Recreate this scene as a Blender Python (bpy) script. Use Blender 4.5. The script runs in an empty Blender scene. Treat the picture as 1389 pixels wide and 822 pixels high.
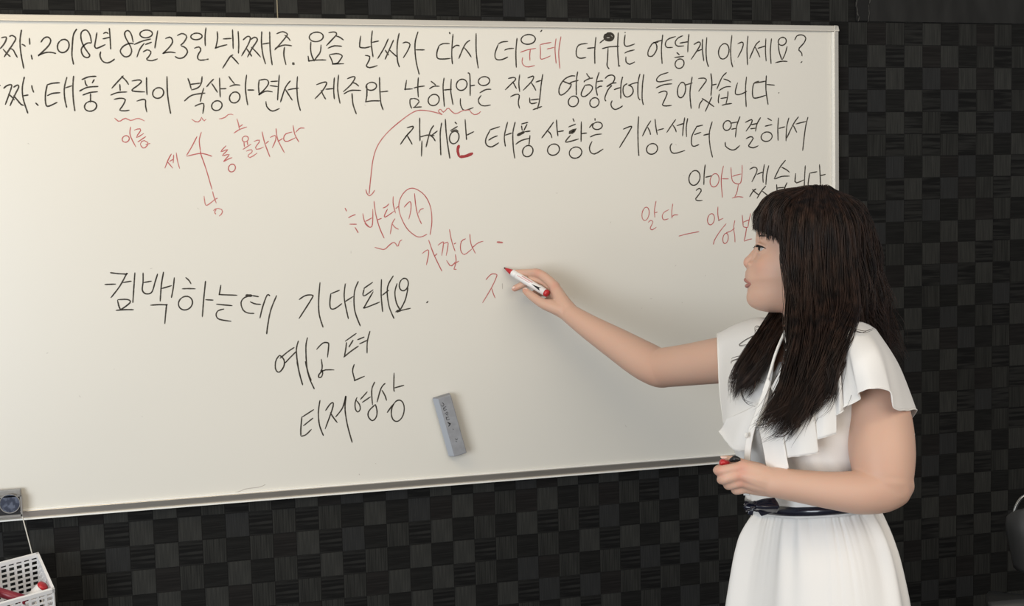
import bpy, bmesh, math, random
import numpy as np
from mathutils import Vector, Matrix
random.seed(7); rng = np.random.default_rng(7)
S = bpy.context.scene
COL = S.collection
# ------------------------------------------------------------------ camera
FPX = 1495.62; Z0 = 0.82
CW = np.array([-0.8106588, -2.81337018, 0.72243676 + Z0])
RI = np.array([0.9741957, -0.22415366, -0.02641716])
UP = np.array([0.04305595, 0.06966875, 0.99664058])
FW = np.array([0.22156019, 0.97206039, -0.07752214])
cam = bpy.data.cameras.new('camera'); camo = bpy.data.objects.new('camera', cam); COL.objects.link(camo)
cam.sensor_width = 36; cam.lens = 36 * FPX / 1389; cam.clip_start = .05
m = Matrix.Identity(4)
for i in range(3):
    m[i][0] = RI[i]; m[i][1] = UP[i]; m[i][2] = -FW[i]; m[i][3] = CW[i]
camo.matrix_world = m; S.camera = camo
S.view_settings.view_transform = 'Standard'; S.view_settings.look = 'None'
S.view_settings.gamma = 1; S.view_settings.use_curve_mapping = False
S.view_settings.exposure = 0.12
# ------------------------------------------------------------------ light
wd = bpy.data.worlds.new('world'); S.world = wd; wd.use_nodes = True
wd.node_tree.nodes['Background'].inputs[0].default_value = (0.80, 0.88, 1.0, 1)
wd.node_tree.nodes['Background'].inputs[1].default_value = 0.25
def area(name, loc, target, sx, sy, power, col):
    l = bpy.data.lights.new(name, 'AREA'); l.shape = 'RECTANGLE'; l.size = sx; l.size_y = sy
    l.energy = power; l.color = col
    o = bpy.data.objects.new(name, l); COL.objects.link(o); o.location = loc
    d = Vector(target) - Vector(loc); o.rotation_euler = d.to_track_quat('-Z', 'Y').to_euler()
    return o
area('ceiling_lamp_left', (-1.5, -1.3, 2.75), (-1.1, -0.2, 1.6), 1.4, .5, 11, (1, .80, .50))
area('ceiling_lamp_front', (0.7, -3.6, 2.75), (-0.1, 0, 1.3), 3.4, 2.2, 58, (1, .88, .72))
area('window_daylight', (-3.1, -3.4, 1.4), (-0.4, -.3, 1.1), 2.0, 1.7, 86, (.90, .95, 1))
# ------------------------------------------------------------------ helpers
def at(px, py, y):
    d = (px-694.5)/FPX*RI - (py-411)/FPX*UP + FW
    return CW + d*((y-CW[1])/d[1])
def pd(px, py, dep):
    return CW + dep*((px-694.5)/FPX*RI - (py-411)/FPX*UP + FW)
def proj(P):
    v = np.asarray(P)-CW; w = v@FW
    return 694.5+FPX*(v@RI)/w, 411-FPX*(v@UP)/w, w
def mat(name, col, rough=.6, spec=.5, metal=0, noise=None, coat=0, sss=0, alpha=1, bump=None, trans=0):
    mt = bpy.data.materials.new(name); mt.use_nodes = True
    nt = mt.node_tree; b = nt.nodes['Principled BSDF']
    b.inputs['Base Color'].default_value = (*col, 1); b.inputs['Roughness'].default_value = rough
    b.inputs['Specular IOR Level'].default_value = spec; b.inputs['Metallic'].default_value = metal
    b.inputs['Coat Weight'].default_value = coat; b.inputs['Alpha'].default_value = alpha
    b.inputs['Transmission Weight'].default_value = trans
    if sss:
        b.inputs['Subsurface Weight'].default_value = sss
        b.inputs['Subsurface Radius'].default_value = (1, .35, .2); b.inputs['Subsurface Scale'].default_value = .006
    tc = nt.nodes.new('ShaderNodeTexCoord')
    if noise:   # (scale vector, amount, colour 2)
        mp = nt.nodes.new('ShaderNodeMapping'); mp.inputs['Scale'].default_value = noise[0]
        nz = nt.nodes.new('ShaderNodeTexNoise'); nz.inputs['Scale'].default_value = 1; nz.inputs['Detail'].default_value = 4
        nt.links.new(tc.outputs['Object'], mp.inputs[0]); nt.links.new(mp.outputs[0], nz.inputs[0])
        rp = nt.nodes.new('ShaderNodeValToRGB'); rp.color_ramp.elements[0].position = noise[1][0]; rp.color_ramp.elements[1].position = noise[1][1]
        rp.color_ramp.elements[0].color = (*col, 1); rp.color_ramp.elements[1].color = (*noise[2], 1)
        nt.links.new(nz.outputs[0], rp.inputs[0]); nt.links.new(rp.outputs[0], b.inputs['Base Color'])
    if bump:
        mp2 = nt.nodes.new('ShaderNodeMapping'); mp2.inputs['Scale'].default_value = bump[0]
        n2 = nt.nodes.new('ShaderNodeTexNoise'); n2.inputs['Scale'].default_value = 1; n2.inputs['Detail'].default_value = 3
        nt.links.new(tc.outputs['Object'], mp2.inputs[0]); nt.links.new(mp2.outputs[0], n2.inputs[0])
        bp = nt.nodes.new('ShaderNodeBump'); bp.inputs['Strength'].default_value = bump[1]; bp.inputs['Distance'].default_value = bump[2]
        nt.links.new(n2.outputs[0], bp.inputs['Height']); nt.links.new(bp.outputs[0], b.inputs['Normal'])
    return mt
M = {}
M['tile_light'] = mat('tile_light', (.017, .0175, .0165), .8, .15, noise=((600, 600, 14), (.35, .7), (.036, .036, .033)))
M['tile_dark'] = mat('tile_dark', (.0055, .0055, .0052), .8, .15, noise=((14, 600, 330), (.4, .7), (.0125, .0125, .0118)))
M['tile_light2'] = mat('tile_light2', (.014, .0145, .0148), .8, .15, noise=((800, 800, 10), (.35, .7), (.027, .0275, .0275)))
M['tile_dark2'] = mat('tile_dark2', (.0075, .0068, .0065), .8, .15, noise=((10, 600, 240), (.4, .7), (.015, .0138, .013)))
M['tile_light3'] = mat('tile_light3', (.011, .0112, .0105), .8, .15, noise=((420, 420, 9), (.35, .65), (.026, .0262, .024)))
M['tile_dark3'] = mat('tile_dark3', (.0045, .0045, .0045), .8, .15, noise=((8, 600, 150), (.42, .6), (.017, .017, .016)))
M['wall'] = mat('wall_black', (.012, .012, .012), .8, .2)
M['board'] = mat('whiteboard_enamel', (.71, .688, .625), .30, .35, noise=((3, 3, 3), (.3, .8), (.695, .676, .615)))
M['frame'] = mat('board_frame_aluminium', (.66, .63, .58), .34, .5, .85, noise=((5, 60, 400), (.3, .7), (.58, .555, .52)))
M['frame_lit'] = mat('board_frame_lit', (.70, .67, .60), .40, .5, .35, noise=((5, 60, 400), (.3, .7), (.64, .61, .55)))  # same aluminium, paler and less metallic; lamp reflection put into the colour
M['frame_lip'] = mat('frame_lip_glint', (.86, .85, .80), .4, .5, .1)
M['ink_black'] = mat('ink_black', (.028, .023, .016), .6, .3, noise=((30, 30, 30), (.45, .8), (.085, .075, .06)))
M['ink_red'] = mat('ink_red', (.44, .095, .095), .6, .3, noise=((25, 25, 25), (.4, .75), (.55, .24, .22)))
M['ink_deep_red'] = mat('ink_deep_red', (.33, .03, .035), .5, .3)
M['ink_faint'] = mat('ink_faint', (.44, .40, .36), .6, .3)
M['floor'] = mat('floor_vinyl', (.10, .09, .08), .5, .4, noise=((3, 40, 3), (.3, .7), (.07, .062, .055)))
M['skin'] = mat('skin', (.56, .335, .235), .48, .35, sss=.25)
M['hair'] = mat('hair', (.010, .0060, .0048), .50, .28, noise=((70, 70, 14), (.38, .72), (.048, .0250, .0165)))
M['dress'] = mat('dress_chiffon', (.80, .785, .76), .75, .2, bump=((500, 500, 500), .25, .0006))
M['trim'] = mat('dress_hem', (.88, .86, .82), .7, .2)
M['button'] = mat('button', (.85, .83, .78), .3, .5)
M['navy'] = mat('belt_navy', (.008, .009, .020), .22, .6, coat=.4)
M['eye'] = mat('eye_white', (.48, .44, .41), .25, .5)
M['iris'] = mat('iris', (.02, .012, .008), .15, .5)
M['lash'] = mat('lash', (.012, .009, .008), .6, .3)
M['lip'] = mat('lips', (.40, .17, .14), .5, .4)
M['nail'] = mat('nail', (.78, .56, .48), .2, .5)
M['white_pl'] = mat('white_plastic', (.82, .81, .80), .35, .5)
M['red_pl'] = mat('red_plastic', (.48, .022, .028), .3, .5)
M['dred_pl'] = mat('dark_red_plastic', (.22, .015, .03), .35, .5)
M['nib'] = mat('marker_nib', (.07, .02, .02), .7, .3)
M['black_pl'] = mat('black_plastic', (.012, .012, .013), .35, .5)
M['pink'] = mat('label_pink', (.65, .33, .33), .5, .4)
M['grey_er'] = mat('eraser_grey', (.30, .31, .33), .7, .3, noise=((60, 60, 60), (.3, .7), (.25, .255, .27)))
M['grey_side'] = mat('eraser_side', (.42, .45, .50), .7, .3)
M['grey_dark'] = mat('eraser_felt', (.12, .12, .12), .95, .1)
M['case'] = mat('case_clear_plastic', (.30, .29, .275), .25, .5, noise=((40, 40, 40), (.3, .7), (.22, .21, .20)))
M['case_in'] = mat('case_inner_grey', (.035, .035, .038), .9, .1)
M['disc'] = mat('disc_blue', (.03, .036, .06), .25, .5, noise=((90, 90, 90), (.45, .6), (.10, .115, .16)))
M['string'] = mat('string_white', (.68, .65, .58), .8, .2)
M['paper'] = mat('torn_paper_edge', (.09, .088, .08), .9, .1, noise=((300, 300, 90), (.35, .65), (.02, .02, .019)))
M['seam'] = mat('seam_pale', (.24, .21, .15), .8, .2)
M['chair'] = mat('chair_dark_grey', (.035, .035, .034), .5, .4)
M['chrome'] = mat('chair_tube_metal', (.35, .35, .34), .25, .5, .9)
M['shoe'] = mat('shoe_black', (.015, .014, .014), .4, .5)

def obj(name, V, F, mt, parent=None, smooth=False, label=None, recalc=True):
    me = bpy.data.meshes.new(name)
    me.from_pydata([tuple(map(float, v)) for v in V], [], [tuple(f) for f in F]); me.materials.append(mt)
    if recalc:
        bm = bmesh.new(); bm.from_mesh(me); bmesh.ops.recalc_face_normals(bm, faces=bm.faces); bm.to_mesh(me); bm.free()
    if smooth: me.polygons.foreach_set('use_smooth', [True]*len(me.polygons))
    o = bpy.data.objects.new(name, me); COL.objects.link(o)
    if parent: par(o, parent)
    if label: o['label'] = label
    return o
def par(o, p):
    o.parent = p
    o.matrix_parent_inverse = WM[p.name].inverted() if p.name in WM else Matrix.Identity(4)
WM = {}
def thing(name, loc, label, cat, group=None):
    o = bpy.data.objects.new(name, None); COL.objects.link(o); o.location = loc; o.empty_display_size = .05
    o['label'] = label; o['category'] = cat
    if group: o['group'] = group
    WM[o.name] = Matrix.Translation(Vector(loc))
    return o
def tag(o, label, cat, group=None):
    o['label'] = label; o['category'] = cat
    if group: o['group'] = group
def frame_box(o3, e1, e2, e3, a, b, c):
    """box from corner o3 spanning a*e1, b*e2, c*e3"""
    V = [o3 + i*a*e1 + j*b*e2 + k*c*e3 for k in (0, 1) for j in (0, 1) for i in (0, 1)]
    F = [(0, 2, 3, 1), (4, 5, 7, 6), (0, 1, 5, 4), (2, 6, 7, 3), (0, 4, 6, 2), (1, 3, 7, 5)]
    return V, F
EX, EY, EZ = np.eye(3)
class MB:
    def __init__(s): s.V = []; s.F = []
    def add(s, VF):
        n = len(s.V); s.V += list(VF[0]); s.F += [tuple(i+n for i in f) for f in VF[1]]; return s
    def box(s, x0, x1, y0, y1, z0, z1):
        return s.add(frame_box(np.array([x0, y0, z0], float), EX, EY, EZ, x1-x0, y1-y0, z1-z0))
def cr(P, n, closed=False):
    """Catmull-Rom through rows of P, n samples"""
    P = np.asarray(P, float); k = len(P)
    if k < 3 and not closed:
        t = np.linspace(0, 1, n)[:, None]; return P[0]*(1-t)+P[-1]*t
    ts = np.linspace(0, k if closed else k-1, n, endpoint=not closed)
    out = []
    for t in ts:
        i = int(t); i = min(i, k-1 if closed else k-2); u = t-i
        if closed: a, b, c, d = P[(i-1) % k], P[i % k], P[(i+1) % k], P[(i+2) % k]
        else: a, b, c, d = P[max(i-1, 0)], P[i], P[i+1], P[min(i+2, k-1)]
        out.append(.5*((2*b)+(-a+c)*u+(2*a-5*b+4*c-d)*u*u+(-a+3*b-3*c+d)*u**3))
    return np.array(out)
def tube(P, R, n=12, seg=None, cap=True, closed=False, flat=None):
    """round tube through points P with radii R; hemispherical caps. flat=(axis, factor) squashes along an axis"""
    P = np.asarray(P, float); R = np.asarray(R, float) if np.ndim(R) else np.full(len(P), float(R))
    if seg:
        Q = cr(np.column_stack([P, R]), seg, closed); P, R = Q[:, :3], Q[:, 3]
    k = len(P)
    T = np.roll(P, -1, 0)-np.roll(P, 1, 0) if closed else np.gradient(P, axis=0)
    T /= np.linalg.norm(T, axis=1)[:, None]+1e-12
    if cap and not closed:
        ex = [(math.cos(a), math.sin(a)) for a in (0.2, .7, 1.15)]
        pre = [(P[0]-T[0]*R[0]*s_, R[0]*c_, T[0]) for c_, s_ in reversed(ex)]
        post = [(P[-1]+T[-1]*R[-1]*s_, R[-1]*c_, T[-1]) for c_, s_ in ex]
        P = np.array([q[0] for q in pre]+list(P)+[q[0] for q in post]); R = np.array([q[1] for q in pre]+list(R)+[q[1] for q in post])
        T = np.array([q[2] for q in pre]+list(T)+[q[2] for q in post]); k = len(P)
    ref = np.array([0, 0, 1.]) if abs(T[0][2]) < .9 else np.array([1., 0, 0])
    N = np.cross(T[0], ref); N /= np.linalg.norm(N)
    V = []
    for i in range(k):
        N = N-T[i]*(N@T[i]); N /= np.linalg.norm(N); B = np.cross(T[i], N)
        for j in range(n):
            a = 2*math.pi*j/n; off = R[i]*(math.cos(a)*N+math.sin(a)*B)
            if flat is not None: off = off-flat[0]*(off@flat[0])*(1-flat[1])
            V.append(P[i]+off)
    F = []
    for i in range(k if closed else k-1):
        for j in range(n):
            i2 = (i+1) % k
            F.append((i*n+j, i*n+(j+1) % n, i2*n+(j+1) % n, i2*n+j))
    if not closed:
        F.append(tuple(range(n))[::-1]); F.append(tuple((k-1)*n+j for j in range(n)))
    return V, F
def ball(c, r, n=14, axes=None):
    V, F = [], []
    r = np.array([r]*3 if np.isscalar(r) else r, float)
    A = np.eye(3) if axes is None else np.array(axes)
    h = n//2
    for i in range(h+1):
        th = math.pi*i/h
        for j in range(n):
            ph = 2*math.pi*j/n
            q = np.array([math.sin(th)*math.cos(ph), math.sin(th)*math.sin(ph), math.cos(th)])*r
            V.append(np.asarray(c)+q@A)
    for i in range(h):
        for j in range(n):
            F.append((i*n+j, (i+1)*n+j, (i+1)*n+(j+1) % n, i*n+(j+1) % n))
    return V, F
def patch(rows, nu, nv, thick=.0015):
    """bicubic surface through a grid of control points, given thickness"""
    G = np.array([[np.asarray(p) for p in r] for r in rows], float)
    A = np.array([cr(r, nv) for r in G]); A = np.array([cr(A[:, j], nu) for j in range(nv)]).transpose(1, 0, 2)
    du = np.gradient(A, axis=0); dv = np.gradient(A, axis=1); N = np.cross(du, dv); N /= np.linalg.norm(N, axis=2)[..., None]+1e-9
    V = list(A.reshape(-1, 3))+list((A+N*thick).reshape(-1, 3)); F = []; o = nu*nv
    ix = lambda i, j: i*nv+j
    for i in range(nu-1):
        for j in range(nv-1):
            F.append((ix(i, j), ix(i+1, j), ix(i+1, j+1), ix(i, j+1)))
            F.append((o+ix(i, j), o+ix(i, j+1), o+ix(i+1, j+1), o+ix(i+1, j)))
    bd = [ix(0, j) for j in range(nv)]+[ix(i, nv-1) for i in range(1, nu)]+[ix(nu-1, j) for j in range(nv-2, -1, -1)]+[ix(i, 0) for i in range(nu-2, 0, -1)]
    for a, b in zip(bd, bd[1:]+bd[:1]): F.append((a, b, o+b, o+a))
    return V, F
# ------------------------------------------------------------------ setting: wall, floor, tiles
Wt = 0.0576058; Ht = 0.0618168
XL, XR, ZT = -1.98, 2.05, 2.70
wall = obj('wall_back', *MB().box(XL, XR, 0, .12, 0, ZT).__dict__.values(), M['wall']); wall['kind'] = 'structure'
floor_ = obj('floor', *MB().box(XL, XR, -4.3, .12, -.05, 0).__dict__.values(), M['floor']); floor_['kind'] = 'structure'
tmesh = {}
def tile_mesh(kind):
    if kind not in tmesh:
        w, h, t, b = Wt/2-.0004, Ht/2-.0004, .0014 if 'light' in kind else .0009, .0006
        V = [(-w, 0, -h), (w, 0, -h), (w, 0, h), (-w, 0, h), (-w+b, -t, -h+b), (w-b, -t, -h+b), (w-b, -t, h-b), (-w+b, -t, h-b)]
        F = [(4, 5, 6, 7), (0, 1, 5, 4), (1, 2, 6, 5), (2, 3, 7, 6), (3, 0, 4, 7)]
        me = bpy.data.meshes.new('wall_tile_'+kind); me.from_pydata(V, [], F); me.materials.append(M[kind]); tmesh[kind] = me
    return tmesh[kind]
tiles = []
for i in range(-12, 58):
    for r in range(-36, 15):
        x = (i+.5-22)*Wt; z = -(r+.5)*Ht + Z0
        if x < XL+Wt/2 or x > XR-Wt/2 or z < Ht/2 or z > ZT-Ht/2: continue
        kind = ('tile_light' if (i+r) % 2 == 0 else 'tile_dark')
        kind += rng.choice(['', '', '2', '3', '3'])
        px, py, w = proj((x, 0, z))
        vis = -20 < px < 1405 and -12 < py < 834
        if vis and (-1.6 < x < .72 and .89 < z < 2.02): vis = False
        if vis and 1000 < px < 1180 and py > 260: vis = False
        if vis and 995 < px < 1225 and py > 470: vis = False
        if vis and px < 60 and py > 770: vis = False
        tiles.append((not vis, w, x, z, kind))
tiles.sort(key=lambda t: (t[0], t[1]))
stuff = MB(); ns = []
n_t = 0
rest = {}
for hid, w, x, z, kind in tiles:
    if not hid and n_t < 300:
        o = bpy.data.objects.new('wall_tile', tile_mesh(kind)); COL.objects.link(o); o.parent = wall; o.location = (x, 0, z); n_t += 1
    else:
        rest.setdefault(kind, []).append((x, z))
V, F, MI = [], [], []
kinds = ['tile_light', 'tile_dark', 'tile_light2', 'tile_dark2', 'tile_light3', 'tile_dark3']
for k, kd in enumerate(kinds):
    me = tile_mesh(kd)
    vs = [v.co[:] for v in me.vertices]; fs = [tuple(p.vertices) for p in me.polygons]
    for x, z in rest.get(kd, []):
        n = len(V); V += [(a+x, b, c+z) for a, b, c in vs]; F += [tuple(q+n for q in f) for f in fs]; MI += [k]*len(fs)
me = bpy.data.meshes.new('wall_tile_field'); me.from_pydata(V, [], F)
for kd in kinds: me.materials.append(M[kd])
me.polygons.foreach_set('material_index', MI)
o = bpy.data.objects.new('wall_tile_field', me); COL.objects.link(o); o.parent = wall; o['kind'] = 'stuff'
# overlapping wallpaper sheet and torn strip at the top right; pale seam above the board
a = at(1180, 28.5, -.004); b = at(1389, 28.5, -.004)
sheet = obj('trim_1', *MB().box(a[0], XR, -.005, -.0006, a[2]-.001, ZT).__dict__.values(), mat('sheet_black', (.014, .014, .0135), .8, .2, noise=((20, 20, 6), (.4, .7), (.022, .022, .021)))); sheet['kind'] = 'structure'
c = at(1161, 27, -.004); d = at(1180, 30, -.004)
mb = MB()
for xx, ww in ((c[0]+.001, .0035), (d[0]-.002, .003)):
    zs = np.linspace(c[2]-.004, ZT, 60); V = []; F = []
    for k, z in enumerate(zs):
        j = rng.normal(0, .0012)+.006*max(0, 1-(z-zs[0])/.05)*(1 if xx < d[0]-.01 else -.5); w2 = ww*rng.uniform(.3, 1)
        V += [(xx+j-w2/2, -.0065, z), (xx+j+w2/2, -.0065, z), (xx+j+w2/2, -.002, z), (xx+j-w2/2, -.002, z)]
        if k: q = 4*k; F += [(q-4, q-3, q+1, q), (q-3, q-2, q+2, q+1), (q-1, q-4, q, q+3)]
    mb.add((V, F))
strip = obj('trim_2', *MB().box(c[0], d[0], -.005, -.0006, c[2]-.002, ZT).__dict__.values(), M['wall']); strip['kind'] = 'structure'
obj('torn_edge', mb.V, mb.F, M['paper'], strip)
e = at(376, 10, -.003)
seam = obj('trim_3', *MB().box(e[0]-.0012, e[0]+.0012, -.0035, -.0002, Z0+1.2, ZT).__dict__.values(), M['seam']); seam['kind'] = 'structure'
# ------------------------------------------------------------------ whiteboard
YB = -.025                                   # writing surface
BL, BR = -1.64, at(1137, 100, YB)[0]
BT = at(600, 27.5, YB)[2]; BB = at(500, 666, YB)[2]
board = thing('whiteboard', ((BL+BR)/2, -.012, BB), 'large white dry-erase board with aluminium frame covered in handwriting', 'whiteboard')
obj('panel', *MB().box(BL+.01, BR-.01, YB, -.004, BB+.01, BT-.01).__dict__.values(), M['board'], board)
fw = .016
def frame_part(x0, x1, z0, z1, out):
    V, F = frame_box(np.array([x0, YB-.009, z0]), EX, EY, EZ, x1-x0, -.002-YB+.009, z1-z0); V = [v.copy() for v in V]
    for v in V:                                  # the rail's face slopes back towards its outer edge
        if v[1] < YB-.008:
            if (out == 'up' and v[2] > z1-1e-6) or (out == 'down' and v[2] < z0+1e-6) or (out == 'left' and v[0] < x0+1e-6) or (out == 'right' and v[0] > x1-1e-6): v[1] += .006
    o = obj('frame_rail', V, F, M['frame' if out == 'down' else 'frame_lit'], board); bv = o.modifiers.new('b', 'BEVEL'); bv.width = .002; bv.segments = 3
    return o
for q in ((BL, BR, BT-fw, BT, 'up'), (BL, BR, BB, BB+.021, 'down'), (BL, BL+fw, BB, BT, 'left'), (BR-fw, BR, BB, BT, 'right')):
    r = frame_part(*q)
# inner lips of the rails, their glint put into the near-white colour
obj('rail_lip', *MB().box(BL+fw, BR-fw, YB-.004, YB+.002, BB+.021, BB+.024).__dict__.values(), M['frame_lip'], board)
obj('rail_lip', *MB().box(BL+fw, BR-fw, YB-.0065, YB-.001, BB-.0015, BB+.002).__dict__.values(), M['frame_lip'], board)
obj('rail_lip', *MB().box(BR-fw-.0055, BR-fw+.001, YB-.006, YB+.002, BB+fw, BT-fw-.002).__dict__.values(), M['frame_lip'], board)
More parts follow.
